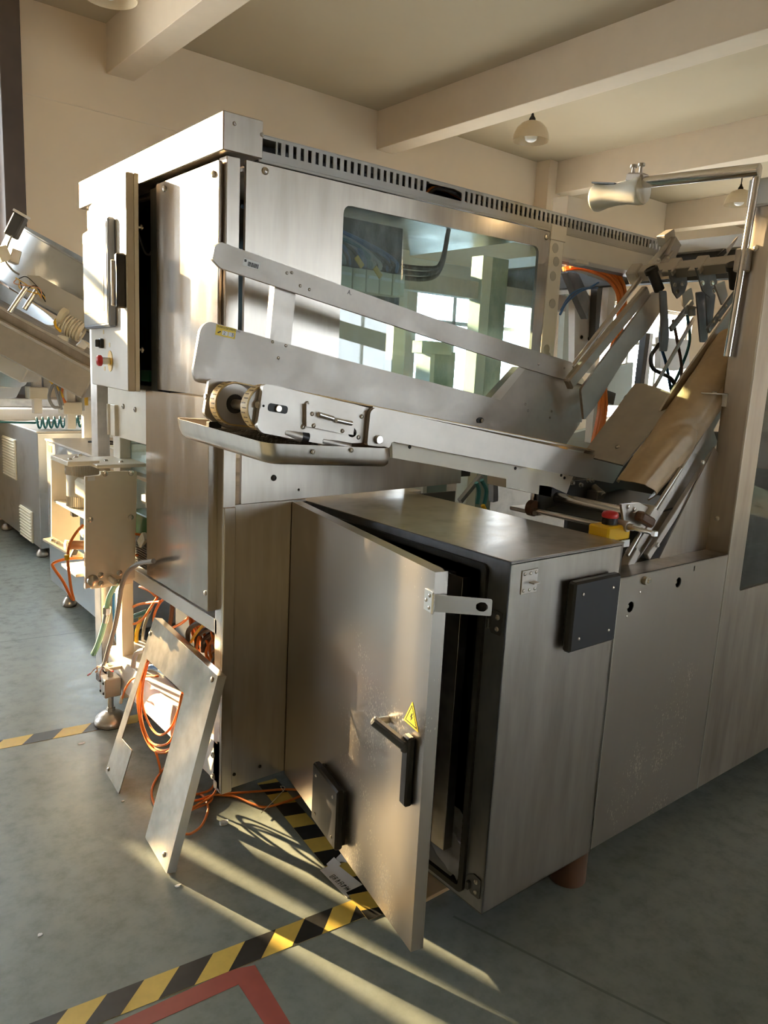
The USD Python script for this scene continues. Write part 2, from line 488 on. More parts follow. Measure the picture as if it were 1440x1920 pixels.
struct('wall_front', plate('y', RY0 - .22, RY0, rect(RX0 - .3, RX1 + .3, 0, RZ), [rect(a, b, c, d) for a, b, c, d in FRONT_WINDOWS]), 'wall')
struct('wall_left', plate('x', RX0 - .22, RX0, rect(RY0, YB, 0, RZ), [rect(a, b, c, d) for a, b, c, d in LEFT_WINDOWS]), 'wall')
struct('wall_right', box(RX1, RX1 + .22, RY0, YB, 0, RZ, 0), 'wall')
for x in (1.53, 4.60, 7.52, 10.58):
    struct('ceiling_beam', box(x, x + .25, RY0, YB, 3.99, RZ + .01, 0.004), 'beam_paint')
struct('column', box(0.575, 0.736, 5.02, YB + .01, 0, RZ, 0.004), 'brown_column', label='dark brown column beside the tall left window')
struct('column', box(7.36, 7.62, 5.12, YB + .01, 0, RZ, 0.004), 'wall')
struct('trim_1', box(.84, 7.36, YB - .004, YB + .01, 3.655, 3.662, 0), 'beam_paint')
_n = 0


def window(a, b, c, d, axis, pos, mull=1, trans=True, posts=None):
    """Framed window in an opening; frame, mullions, transom and panes."""
    global _n
    _n += 1
    t = .05
    w = b - a
    xs = [a + w * k / (mull + 1) for k in range(mull + 2)]
    zt = c + (d - c) * .68
    P = lambda u0, u1, z0, z1, e=0.0: box(u0, u1, pos - .03 + e, pos + .03 - e, z0, z1, .003) if axis == 'y' else box(pos - .03 + e, pos + .03 - e, u0, u1, z0, z1, .003)
    fr = [P(a, b, c, c + t), P(a, b, d - t, d), P(a, a + t, c, d), P(b - t, b, c, d)]
    root = struct(f'window_{_n}', join(fr), 'window_frame')
    if posts:
        xs = [a] + [p for p, _ in posts] + [b]
    for x, hw in posts or [(x, t * .6) for x in xs[1:-1]]:
        struct('mullion', P(x - hw, x + hw, c + t, d - t), 'window_frame', root)
    if trans:
        struct('transom', P(a + t, b - t, zt - t * .5, zt + t * .5), 'window_frame', root)
    for i in range(len(xs) - 1):
        struct('pane', P(xs[i] + .02, xs[i + 1] - .02, c + .02, d - .02, .027), 'clear_glass', root)


for i, (a, b, c, d) in enumerate(BACK_WINDOWS):
    window(a, b, c, d, 'y', YB + .12, 2, posts=[(-1.8185, .0275), (-1.6975, .0485), (-.75, .03)] if i == 0 else None)
for a, b, c, d in FRONT_WINDOWS:
    window(a, b, c, d, 'y', RY0 - .12, 2)
for a, b, c, d in LEFT_WINDOWS:
    window(a, b, c, d, 'x', RX0 - .12, 2)


def pendant(p, label, first=None):
    """Bell-shaped pendant lamp; p is the centre of the shade's rim."""
    if first:
        return copy_of(first, 'pendant_lamp', p, label, 'lamp', 'pendant lamps')
    x, y, z = p
    t = Thing('pendant_lamp', label, 'lamp', p, 'pendant lamps')
    R = .188
    prof = [(R, 0), (R * .985, .02), (R * .93, .07), (R * .80, .12), (R * .55, .165), (R * .30, .185), (.03, .192)]
    t.part('shade', lathe(p, (0, 0, 1), prof + [(r - .004, h - .004) for r, h in prof[::-1]], 32, closed=True), 'lamp_shade', smooth=60)
    t.part('cap', lathe((x, y, z + .185), (0, 0, 1), [(.035, 0), (.033, .03), (.018, .05), (.012, .075), (0, .075)], 16), 'dark_bolt')
    t.part('bulb', lathe((x, y, z - .012), (0, 0, 1), [(0, 0), (.035, .004), (.058, .02), (.066, .05), (.060, .09), (.035, .13), (.022, .17)], 24), 'lamp_glass', smooth=60)
    t.part('cord', cyl((x, y, z + .25), (x, y, RZ), .008, 8), 'dark_bolt')
    return t.path


_p = pendant((5.3, 3.6437, 3.9151), 'bell-shaped pendant lamp hanging above the machine, just right of the nearest full ceiling beam')
pendant((9.2389, 3.4183, 3.915), 'small far bell-shaped pendant lamp under the chrome arm at the right', _p)
pendant((0.9709, 3.6667, 3.915), 'pendant lamp at the top edge on the far left, only its rim in view', _p)
_q = (8.9749, 8.7064, 3.915)
pendant((_q[0], -_q[1], _q[2]), 'pendant lamp far behind, seen only as a faint reflection in the machine window', _p)

# ---------------------------------------------------------------- markings on the floor


def tape(label, a, b, w, stripe, name='hazard_tape', phase=0.0, slant=1.0, lift=0.0):
    """Yellow floor tape from a to b with black slanted stripes."""
    a, b = np.array([*a, 0.0]), np.array([*b, 0.0])
    d = (b - a) / np.linalg.norm(b - a); L = np.linalg.norm(b - a); s = np.array([-d[1], d[0], 0])
    t = Thing(name, label, 'floor tape', (a + b) / 2, 'hazard tapes on the floor')
    z = np.array([0, 0, .0004 + lift])
    q = lambda u, v: tuple((a + d * u + s * v + z)[:2])
    t.part('yellow_band', plate('z', 0.0003 + lift, .0009 + lift, [q(0, -w / 2), q(L, -w / 2), q(L, w / 2), q(0, w / 2)]), 'tape_yellow')
    u = phase - 2 * stripe
    while u < L:
        k = slant * w / 2
        poly = np.array([(u - k, -w / 2), (u + stripe - k, -w / 2), (u + stripe + k, w / 2), (u + k, w / 2)])
        poly[:, 0] = np.clip(poly[:, 0], 0, L)
        if poly[:, 0].max() - poly[:, 0].min() > w * abs(slant) * .3 and abs(np.sum(poly[:, 0] * np.roll(poly[:, 1], -1) - poly[:, 1] * np.roll(poly[:, 0], -1))) > 1e-4:
            t.part('black_stripe', plate('z', .0009 + lift, .0012 + lift, [q(*c) for c in poly]), 'tape_black')
        u += 2 * stripe
    return t


TA = (-0.6951, -0.4743, 0.0); TB = (0.1736, -0.5814, -0.0)
tape('black and yellow hazard tape strip in the foreground, running up to the open cabinet door', (TA[0] - 1.3, TA[1] + .13), (TB[0] + .06, TB[1]), .076, .088, phase=.03, slant=1.0)
UA = (-0.5115, 0.9302, 0.0); UB = (0.2328, 0.8739, 0.0)
tape('black and yellow hazard tape strip behind the machine foot at the left edge', (UA[0] - 1.2, UA[1] + .18), UB[:2], .074, .11, phase=.05, slant=.7)
VA = (0.2706, 0.1577, 0.0); VB = (0.177, -0.631, 0.0)
tape('black and yellow hazard tape strip running under the open door beside the paper note', VA[:2], VB[:2], .074, .074, phase=.02, slant=.2, lift=.0012)

FA, FB2 = (0.3475, -0.7505, 0.0), (0.5829, -1.5211, 0.0)
FC2, FD = (-0.1982, 2.1175, 0.0), (0.0909, 2.0784, 0.0)
for a_, b_ in ((FA, FB2), (FC2, FD)):
    a_, b_ = np.array(a_), np.array(b_); d_ = b_ - a_
    struct('floor_seam', bar(a_ - d_ * .0 + (0, 0, .00005), b_ + d_ * 2 + (0, 0, .00005), .008, .0003, b=.00005), 'floor_seam')


def painted(label, pts, name='painted_floor_line'):
    single(name, plate('z', 0.0002, .0008, pts), 'red_floor_paint', label, 'floor marking')


painted('red painted floor corner below the foreground hazard tape', [(-0.5793, -0.5525), (-0.2454, -0.5668), (-0.193, -0.587), (-0.2165, -0.831), (-0.2636, -0.7972), (-0.2559, -0.6175), (-0.512, -0.601)])

# ---------------------------------------------------------------- the machine: frame, panels, window, duct
ST = 2.07
M = Thing('packaging_machine', 'long stainless steel packaging machine frame with glazed side panel and open wiring', 'machine', (1.2, .6, .12))
# corner post and posts of the left end
M.part('corner_post', box(.0, .043, -.002, .045, .12, ST), 'steel')
M.part('rear_post', box(.0, .05, 1.12, 1.20, .10, ST), 'steel_matte')
M.part('middle_post', box(.012, .06, .90, .975, .10, ST), 'cream_paint')
M.part('rear_side_post', box(.86, .92, 1.14, 1.20, .12, ST), 'white_paint')
M.part('rear_side_post', box(2.2, 2.27, 1.14, 1.20, .12, ST), 'white_paint')
M.part('rear_rail', box(.05, 3.2, 1.14, 1.20, 2.0, 2.10), 'white_paint')
M.part('rear_rail', box(.05, 3.2, 1.14, 1.20, .98, 1.05), 'white_paint')
M.part('rear_rail', box(.05, 3.2, 1.14, 1.20, .12, .22), 'white_paint')
M.part('rear_sheet', box(.42, 3.2, 1.15, 1.155, .13, 1.0), 'steel_matte')
# upper side panel with the window
WIN = [(0.3965, 0.0, 2.0031), (1.3257, 0.0, 2.0061)]
panel_out = [(.055, 1.078), (.99, 1.094), (.99, 1.30), (1.388, 1.30), (1.388, 2.066), (.055, 2.066)]
win_hole = rounded([(.398, 1.36), (1.335, 1.36), (1.328, 2.004), (.396, 2.004)], .03)
up = M.part('side_panel', plate('y', -.014, -.002, panel_out, [win_hole]), 'steel', label='brushed steel side panel around the window')
M.part('glass', plate('y', .004, .010, rect(.385, 1.345, 1.34, 2.02)), 'teal_glass', up)
for p in ((.115, -.014, 2.048), (1.365, -.014, 2.045)):
    M.part('bolt', dome_bolt(p, (0, -1, 0), .011), 'bolt', up)
M.part('bolt', dome_bolt((0.1675, -0.014, 1.1538), (0, -1, 0), .010), 'dark_bolt', up)
M.part('bolt', dome_bolt((0.2615, -0.014, 1.1111), (0, -1, 0), .004), 'dark_bolt', up)
# lower side panel between post and cabinet
lo = M.part('side_panel', box(.040, .30, -.001, .010, .125, 1.076), 'steel')
M.part('corner_edge', box(.0, .040, -.012, .0, .12, 1.07, .004), 'steel')
for p in [(0.1481, -0.001, 0.1712), (0.0526, -0.001, 0.172)]:
    M.part('bolt', dome_bolt(p, (0, -1, 0), .006), 'dark_bolt', lo)
# slotted cable duct along the top
slots = []
x = .155
while x < 2.16:
    slots.append(rect(x, x + .0125, 2.100, 2.134))
    x += .0262
slots = [s for s in slots if not (.735 < s[0][0] < .905)]
slots.append(rect(.105, .150, 2.100, 2.134))
slots.append(rounded([(.74, 2.098), (.90, 2.098), (.90, 2.126), (.86, 2.132), (.74, 2.130)], .006))
SL = M.part('cable_duct', plate('y', -.014, -.010, rect(.095, 2.20, 2.078, 2.142), slots), 'grey_paint', label='grey slotted cable duct along the top edge')
M.part('duct_back', box(.095, 2.20, .075, .080, 2.078, 2.142), 'dark_grey', SL)
M.part('duct_base', box(.095, 2.20, -.0095, .080, 2.072, 2.078), 'dark_grey', SL)
M.part('duct_top', box(.095, 2.20, -.014, .080, 2.142, 2.145), 'grey_paint', SL)
M.part('duct_lip', box(.095, 2.20, -.014, -.0095, 2.070, 2.078), 'grey_paint', SL)
for k in range(4):
    M.part('duct_cable', tube([(.12, .01 + .016 * k, 2.088 + .006 * (k % 2)), (.7, .012 + .016 * k, 2.09), (.82, -.004 + .02 * k, 2.125 + .006 * k), (1.2, .012 + .016 * k, 2.09), (2.18, .01 + .016 * k, 2.088)], .006, 6, 5), ('black_cable', 'orange_cable', 'black_cable', 'blue_hose')[k], SL)
# beam across the top of the left end
M.part('end_cover', box(-.022, .103, -.022, 1.225, 2.076, 2.178, .003), 'steel', label='steel end cover above the left end')
for q in ((.012, 2.150), (.098, 2.140)):
    M.part('bolt', dome_bolt((q[0], -.022, q[1]), (0, -1, 0), .006), 'steel_matte', '/World/packaging_machine/end_cover')
M.part('top_plate', box(.10, 1.45, .09, 1.20, 2.06, 2.072), 'steel_matte')
# left end: upper and lower loose panels
E = M.part('end_panel', extrude(rect(.018, .462, 1.40, 2.058, .006), (-.014, 0, 0), (0, 1, 0), (0, 0, 1), .012), 'steel_smooth', label='bright steel end panel beside the black opening')
for p in ((.05, 2.025), (.395, 2.035)):
    M.part('bolt', dome_bolt((-.014, *p), (-1, 0, 0), .010), 'bolt', E)
E2 = M.part('end_panel', join(extrude(rect(.036, .524, .735, 1.395, .005), (-.030, 0, 0), (0, 1, 0), (0, 0, 1), .003), box(-.030, .0, .034, .037, .735, 1.395, .0005)), 'steel_smooth', label='scratched lower steel end panel held by one bolt')
M.part('bolt', dome_bolt((-0.03, 0.0501, 0.7906), (-1, 0, 0), .008), 'bolt', E2)
M.part('end_frame', box(.004, .05, .50, .56, .70, 2.06), 'dark_grey')
M.part('black_chamber', join(box(.30, .31, .45, 1.12, 1.40, 2.06, 0), box(.02, .30, .45, .46, 1.40, 2.06, 0), box(.02, .30, 1.10, 1.11, 1.40, 2.06, 0), box(.02, .30, .45, 1.11, 2.045, 2.06, 0), box(.02, .30, .45, 1.11, 1.39, 1.405, 0)), 'black_paint', label='black inside of the open terminal box')
M.part('seal', tube([(.012, .50, 1.42), (.012, .50, 2.02), (.012, .56, 2.035), (.012, .80, 2.045)], .007, 6), 'rubber')
M.part('loop_wire', tube([(0.1, 0.9562, 2.0175), (0.1, 0.9034, 1.9536), (0.1, 0.8619, 1.9015), (0.1, 0.8101, 1.8837), (0.1, 0.7591, 1.9114)], .004, 6), 'grey_hose')
M.part('earth_plate', box(.02, .28, .62, .70, 1.42, 1.46), 'green_plastic')
# cream plate under the panel door
CP = M.part('cream_plate', box(.002, .012, .50, 1.00, 1.195, 1.39), 'cream_paint')
for p in [(0.002, 0.8247, 1.3184), (0.002, 0.7053, 1.3147), (0.002, 0.5784, 1.3141)]:
    M.part('bolt', dome_bolt(p, (-1, 0, 0), .010), 'motor_grey', CP)
HG = M.part('hinge', box(-.012, .004, .885, .935, 1.20, 1.32), 'cream_paint', CP)
M.part('bolt', cyl((-.012, .945, 1.20), (-.012, .945, 1.32), .009, 12), 'cream_paint', CP)
# sheet of glass left of the lower panel
M.part('end_glass', box(.055, .060, .52, .90, .74, 1.19, 0), 'teal_glass')
# beams of the left end
M.part('end_beam', box(.0, .055, .03, 1.12, .654, .703), 'white_paint', label='pale beam above the wiring opening')
M.part('base_beam', box(.0, .16, .005, 1.04, .150, .288), 'white_paint', label='white base beam of the left end')
for p in [(0.0, 0.0447, 0.2373), (0.0, 0.0432, 0.1619)]:
    M.part('bolt', dome_bolt(p, (-1, 0, 0), .011), 'white_paint', '/World/packaging_machine/base_beam')
M.part('base_corner', box(.0, .06, .0, .02, .13, .30), 'white_paint')
M.part('floor_plate', box(.16, 3.2, .02, 1.18, .15, .165), 'white_paint')
M.part('back_sheet', box(.35, .36, .05, 1.15, .165, .70), 'dark_grey')
M.part('back_sheet', box(.30, .99, .010, .016, .125, 1.06), 'dark_grey')
M.part('shelf', box(.02, .85, .05, 1.12, 1.05, 1.065), 'steel_matte')
M.part('shelf', box(.06, .35, .05, 1.12, .690, .70), 'white_paint')


def levelling_foot(t, p, top, r=.066, block=True, mat_='cream_paint'):
    x, y, _ = p
    t.part('foot', lathe(p, (0, 0, 1), [(r * .85, 0), (r, .006), (r, .018), (r * .93, .034), (r * .6, .052), (r * .3, .06), (0, .06)], 28), mat_, smooth=60)
    t.part('foot_rubber', lathe((x, y, 0), (0, 0, 1), [(r * .9, 0), (r * .9, .006), (0, .006)], 24), 'rubber')
    t.part('foot_nut', lathe((x, y, .06), (0, 0, 1), [(.018, 0), (.018, .016), (0, .016)], 6), 'bolt')
    t.part('foot_spindle', cyl((x, y, .055), (x, y, top), .012, 14), 'bolt')
    if block:
        t.part('foot_block', box(x - .034, x + .034, y - .034, y + .034, top - .13, top - .05, .004), 'motor_grey')
        for s in (-.018, .018):
            for w in (-.022, .022):
                t.part('foot_block_bolt', dome_bolt((x - .034, y + s, top - .09 + w), (-1, 0, 0), .006), 'dark_bolt')


FP = (-0.039, 0.9043, 0.012)
levelling_foot(M, (FP[0], FP[1], 0), .26, mat_='steel_matte')
M.part('foot_bracket', box(FP[0] - .03, .02, FP[1] - .03, FP[1] + .03, .245, .258), 'motor_grey')
# tall grey post, upper rail right of the window
TP = M.part('grey_post', box(1.392, 1.475, -.014, .055, 1.20, 2.075), 'white_paint', label='pale post with round paint marks right of the window')
M.part('post_cap', box(1.388, 1.48, -.020, .06, 2.040, 2.098), 'white_paint', TP)
for k, z in enumerate((2.012, 1.962, 1.905, 1.800, 1.62, 1.59)):
    M.part('sticker', cyl((1.425 + .012 * (k % 2), -.0142, z), (1.425 + .012 * (k % 2), -.0152, z), .019, 20), 'grey_paint', TP)
M.part('upper_beam', box(1.475, 2.24, -.012, .06, 1.985, 2.078), 'white_paint')
M.part('upper_sheet', box(1.475, 2.24, .06, .115, 1.985, 1.995), 'galvanised')
M.part('small_clamp', box(1.56, 1.64, -.02, .02, 1.972, 1.988), 'white_paint')
M.part('cross_beam', box(2.255, 2.40, -.80, 1.2, 2.10, 2.155), 'white_paint')
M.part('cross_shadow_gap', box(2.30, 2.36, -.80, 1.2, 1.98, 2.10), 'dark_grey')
# inner posts seen through the glass and the opening
M.part('inner_post', box(1.6943, 1.8069, .58, .68, .25, 2.06), 'green_post_paint')
M.part('inner_post', box(1.2874, 1.4131, .50, .62, .25, 1.60), 'green_post_paint')
M.part('post_edge', box(1.6303, 1.6943, .58, .66, .25, 2.06), 'pale_green_paint')
M.part('post_edge', box(1.2617, 1.2874, .50, .60, .25, 1.60), 'pale_green_paint')
M.part('inner_bracket', box(1.1992, 1.3787, .49, .56, 1.585, 1.64), 'pale_green_paint')
M.part('inner_rail', box(.92, 2.3, .60, .66, 1.86, 1.94), 'grey_paint')
M.part('inner_bar', box(1.2722, 1.3442, .78, .84, .25, 2.06), 'white_paint')
# terminal rack behind the glass, top left
RK = M.part('terminal_rack', box(.40, .90, .30, .36, 1.74, 2.04), 'dark_grey')
for k in range(6):
    x0 = .50 + .062 * k
    M.part('terminal', box(x0, x0 + .058, .235, .30, 1.78, 1.86), 'cream_plastic', RK)
    M.part('terminal_marker', box(x0 + .006, x0 + .052, .231, .236, 1.83, 1.84, 0), 'label_white', RK)
for k in range(22):
    a = rng.uniform(0, 1)
    x1 = .48 + .36 * a
    M.part('rack_cable', tube([(x1, .24, 1.87), (x1 - .05, .19, 1.885 + .02 * rng.uniform()), (.40 + .25 * a, .18 + .05 * rng.uniform(), 1.92 + .05 * rng.uniform()), (.15 + .15 * a, .20, 1.97 + .05 * rng.uniform())], .007, 6, 5), ('blue_hose', 'black_cable', 'teal_hose', 'blue_hose', 'grey_hose')[k % 5], RK)
for q in [(0.5714, 0.15, 1.9031), (0.6547, 0.15, 1.8782)]:
    M.part('cable_tag', bar((q[0], q[1], q[2] - .02), (q[0] + .03, q[1], q[2] - .05), .006, .02), 'yellow_plastic', RK)
for k in range(3):
    M.part('drain_hose', tube([(.80, .30, 1.90 - .02 * k), (.98, .25, 1.90 - .02 * k), (1.06, .25, 1.93 - .01 * k), (1.09, .25, 2.06)], .009, 8), 'black_cable', RK)

# ---------------------------------------------------------------- control cabinet with its open door
C = Thing('control_cabinet', 'stainless control cabinet jutting out in front, its door standing ajar', 'cabinet', (.53, -.45, .12))
cx0, cx1, cy0, cz0, cz1 = .30, .762, -.894, .12, 1.069
t = .004
body = [box(cx0, cx1, cy0, cy0 + t, cz0, cz1, .0015), box(cx1 - t, cx1, cy0, .0, cz0, cz1, .001), box(cx0, cx1, -.006, .0, cz0, cz1, .001)]
C.part('body', join(body), 'steel', label='brushed steel front and sides')
C.part('top', box(cx0, .766, cy0, .06, cz1 - t, cz1 + .001, .0015), 'steel_matte', label='dusty steel top with scuff marks')
C.part('base', box(cx0, cx1, cy0, 0, cz0, cz0 + t, .001), 'rubber')
# rim of the opening
C.part('rim', join(extrude(rect(cy0, .0, cz0, cz1), (cx0, 0, 0), (0, 1, 0), (0, 0, 1), .004, [rect(cy0 + .075, -.03, cz0 + .03, cz1 - .03, .012)])), 'galvanised', label='dull grey rim around the opening')
lip = lambda e: [rect(cy0 + .075 - e, -.03 + e, cz0 + .03 - e, cz1 - .03 + e, .016)]
C.part('seal', extrude(rect(cy0 + .066, -.02, cz0 + .022, cz1 - .022, .018), (cx0 - .010, 0, 0), (0, 1, 0), (0, 0, 1), .012, [rect(cy0 + .083, -.037, cz0 + .038, cz1 - .038, .010)]), 'rubber', label='black rubber door seal')
C.part('lining', join(box(cx0 + .004, cx1 - .006, cy0 + .005, cy0 + .008, cz0 + .005, cz1 - .006, 0), box(cx1 - .009, cx1 - .006, cy0, 0, cz0 + .005, cz1 - .006, 0), box(cx0 + .004, cx1 - .006, cy0, 0, cz1 - .009, cz1 - .006, 0)), 'black_paint', label='black inside of the cabinet')
MP = C.part('mounting_frame', join(box(.318, .321, -.722, -.668, .20, .985, .001), box(.318, .350, -.722, -.719, .20, .985, .001), box(.318, .345, -.671, -.668, .20, .985, .001)), 'steel_matte', label='grey channel inside the door opening')
C.part('device_panel', box(.335, .36, -.66, -.06, .22, .98), 'dark_grey')
C.part('rating_label', box(.333, .335, -.650, -.615, .79, .83, 0), 'label_white')
C.part('frame_bolt', hex_bolt((.335, -.64, .955), (-1, 0, 0), .012), 'bolt')
# door plane
D0 = np.array([.245, -.004, 0]); D1 = np.array([.066, -.884, 0])
dd = (D1 - D0) / np.linalg.norm(D1 - D0); dn = np.array([dd[1], -dd[0], 0])      # dn points out of the room side (towards -x)
DW = float(np.linalg.norm(D1 - D0))
if dn[0] > 0:
    dn = -dn
zv = np.array([0, 0, 1.0])


def on_door(u, z, off=0.0):
    return D0 + dd * u + dn * off + zv * z


def dsheet(poly, off, th, holes=()):
    """Sheet parallel to the door, poly in (distance from the hinge, height), off outwards."""
    return extrude(poly, D0 + dn * off, dd, zv, th if np.cross(dd, zv) @ dn > 0 else -th, holes)


DR = C.part('door', join(dsheet(rect(0, DW, .118, 1.071), -.028, .028)), 'steel_splashed', label='open steel door with dried splashes')
for z0, z1, u0, u1 in ((.118, .140, 0, DW), (1.049, 1.071, 0, DW)):
    C.part('door_edge', dsheet(rect(u0, u1, z0, z1), -.034, .006), 'steel', DR)
C.part('door_edge', dsheet(rect(DW - .02, DW, .118, 1.071), -.034, .006), 'steel', DR)


def uz(p):
    p = np.asarray(p) - D0
    return float(p @ dd), float(p[2])


# black bumper block low on the door
b0, b1 = uz((0.1947, -0.2515, 0.2935)), uz((0.1455, -0.4932, 0.1463))
u0 = b0[0] + .012; u1 = u0 + .165
zc = .42


def door_box(u0, u1, z0, z1, o0, o1, b=.008):
    s, f = _bevelled((u1 - u0) / 2, (z1 - z0) / 2, (o1 - o0) / 2, b)
    c = D0 + dd * (u0 + u1) / 2 + zv * (z0 + z1) / 2 + dn * (o0 + o1) / 2
    return s[:, :1] * dd + s[:, 1:2] * zv + s[:, 2:] * dn + c, (f if np.cross(dd, zv) @ dn > 0 else f[:, ::-1])


BZ0 = uz((0.1921, -0.2642, 0.1472))[1]
BU0, BU1, BZ0, BZ1 = uz((0.18, -0.3237, 0.1999))[0], uz((0.1414, -0.5134, 0.3092))[0], uz((0.1433, -0.5039, 0.1497))[1], uz((0.1474, -0.4838, 0.3553))[1]
BU1 = BU0 + .185
BZ1 = BZ0 + .185
BP = C.part('door_bumper', door_box(BU0, BU1, BZ0, BZ1, .010, .034), 'black_plastic', DR, label='square black plastic bumper')
C.part('bumper_foam', door_box(BU0 + .008, BU1 - .008, BZ0 + .008, BZ1 - .008, 0, .010, .001), 'rubber', DR)
for a in (.03, .155):
    for b in (.03, .155):
        C.part('bumper_screw', dome_bolt(on_door(BU0 + a, BZ0 + b, .034), dn, .0045), 'bolt', DR)
# swing handle
HT = uz((0.0774, -0.8279, 0.6495)); HB = uz((0.0757, -0.8365, 0.4843))
hu = (HT[0] + HB[0]) / 2
C.part('handle_base', door_box(hu - .016, hu + .016, HB[1], HT[1] + .012, 0, .020, .005), 'black_plastic', DR, label='black swing handle housing')
C.part('handle_recess', door_box(hu - .030, hu - .014, HB[1] + .01, HT[1] - .02, 0, .006, .003), 'black_paint', DR)
hp = on_door(hu, HT[1] - .012, .020)
he = on_door(uz((0.1175, -0.6309, 0.6129))[0] + .0, HT[1] + .008, .0) + dn * .085
he = np.array((0.0005, -0.7711, 0.6951))
C.part('handle_lever', bar(hp, he, .026, .020, b=.006), 'dark_grey', DR, label='dark lever of the swing handle, folded out')
C.part('lever_slot', bar(hp + (he - hp) * .72 + zv * .009, hp + (he - hp) * .95 + zv * .009, .010, .002), 'bolt', DR)
C.part('lock_barrel', cyl((0.1013, -0.7104, 0.6437), np.array((0.1013, -0.7104, 0.6437)) + dn * .030, .010, 16), 'steel_bright', DR)
C.part('lever_pivot', cyl(hp - zv * .014, hp + zv * .014, .010, 16), 'dark_grey', DR)
# electrical warning triangle
WC = uz((0.0786, -0.8221, 0.7009)); wt = .036
tri = lambda s, o: [(WC[0] - s, WC[1] - s * .62 + o), (WC[0] + s, WC[1] - s * .62 + o), (WC[0], WC[1] + s * 1.12 + o)]
C.part('warning_sign', dsheet(rounded(tri(wt, 0), .004), .0004, .0006), 'label_yellow', DR, label='yellow electrical hazard triangle')
C.part('warning_border', dsheet(tri(wt * .78, 0), .0010, .0003, [tri(wt * .68, 0)]), 'ink', DR)
bolt_poly = [(.002, .016), (-.008, -.002), (-.001, -.001), (-.006, -.016), (.009, .003), (.001, .002), (.007, .016)]
C.part('warning_flash', dsheet([(WC[0] + a * .72, WC[1] + b * .72) for a, b in bolt_poly], .0010, .0003), 'ink', DR)
# upper hasp
KU, KZ = uz((0.0719, -0.8551, 1.0028))
C.part('hasp_plate', door_box(DW - .036, DW - .001, KZ - .026, KZ + .022, 0, .003, .001), 'steel_bright', DR, label='bright hasp hinge plate')
for k in range(3):
    C.part('hasp_screw', dome_bolt(on_door(DW - (.026, .012, .012)[k], KZ + (-.002, .012, -.016)[k], .003), dn, .0045), 'bolt', DR)
C.part('hasp_knuckle', cyl(on_door(DW + .003, KZ - .026, .003), on_door(DW + .003, KZ + .020, .003), .004, 12), 'bolt', DR)
HA = on_door(DW + .003, KZ, .003)
HE = np.array((0.1809, -0.93, 0.9751)); HV = HE - HA; HV[2] = 0; HL = np.linalg.norm(HV); HV /= HL; HV[2] = -.13
HL = .145
C.part('hasp', extrude(rounded([(0, -.020), (HL, -.020), (HL, .020), (0, .020)], .005), HA, HV, zv, .002, [rounded([(HL - .040, -.005), (HL - .030, -.011), (HL - .018, -.011), (HL - .010, -.004), (HL - .010, .004), (HL - .018, .011), (HL - .030, .011), (HL - .040, .005)], .003)]), 'steel_bright', DR, label='loose hasp strap with keyhole')
# catches on the rim
for zc_, nm in (((0.3, -0.8595, 0.9108)[2], 'catch'), ((0.3, -0.8546, 0.1899)[2], 'catch')):
    yc = cy0 + .035
    C.part(nm, join(extrude(rounded([(yc - .026, zc_ - .030), (yc + .006, zc_ - .030), (yc + .024, zc_ - .004), (yc + .024, zc_ + .014), (yc + .0, zc_ + .030), (yc - .026, zc_ + .026)], .004), (cx0 - .004, 0, 0), (0, 1, 0), (0, 0, 1), .005), box(cx0 - .016, cx0 - .004, yc + .006, yc + .016, zc_ - .018, zc_ + .006, .002)), 'dark_grey', label='dark steel catch on the rim')
    C.part('catch_screw', dome_bolt((cx0 - .004, yc - .012, zc_ + .014), (-1, 0, 0), .007), 'bolt')
    C.part('catch_screw', dome_bolt((cx0 - .004, yc - .012, zc_ - .016), (-1, 0, 0), .006), 'bolt')
# staple on the front
SP = (0.3696, -0.894, 1.0116)
C.part('staple', join(box(SP[0] - .026, SP[0] + .032, cy0 - .003, cy0, SP[2] - .030, SP[2] + .030, .001), box(SP[0] + .000, SP[0] + .022, cy0 - .020, cy0 - .003, SP[2] - .004, SP[2], .001)), 'aluminium', label='pale padlock staple')
for a in (-.018, .004, .024):
    for b in (-.021, .021):
        C.part('staple_screw', dome_bolt((SP[0] + a, cy0 - .003, SP[2] + b), (0, -1, 0), .0045), 'bolt')
# black bumper on the front
q0, q1 = (0.5184, -0.918, 0.8079), (0.7316, -0.918, 0.9726)
fx0, fz0 = .517, .805
FB = C.part('front_bumper', box(fx0, fx0 + .200, cy0 - .034, cy0 - .008, fz0, fz0 + .190, .008), 'black_plastic', label='square black plastic bumper on the front')
C.part('bumper_foam', box(fx0 + .01, fx0 + .19, cy0 - .008, cy0, fz0 + .01, fz0 + .18, .001), 'rubber', FB)
for a in (.035, .165):
    for b in (.035, .155):
        C.part('bumper_screw', dome_bolt((fx0 + a, cy0 - .034, fz0 + b), (0, -1, 0), .0045), 'bolt', FB)

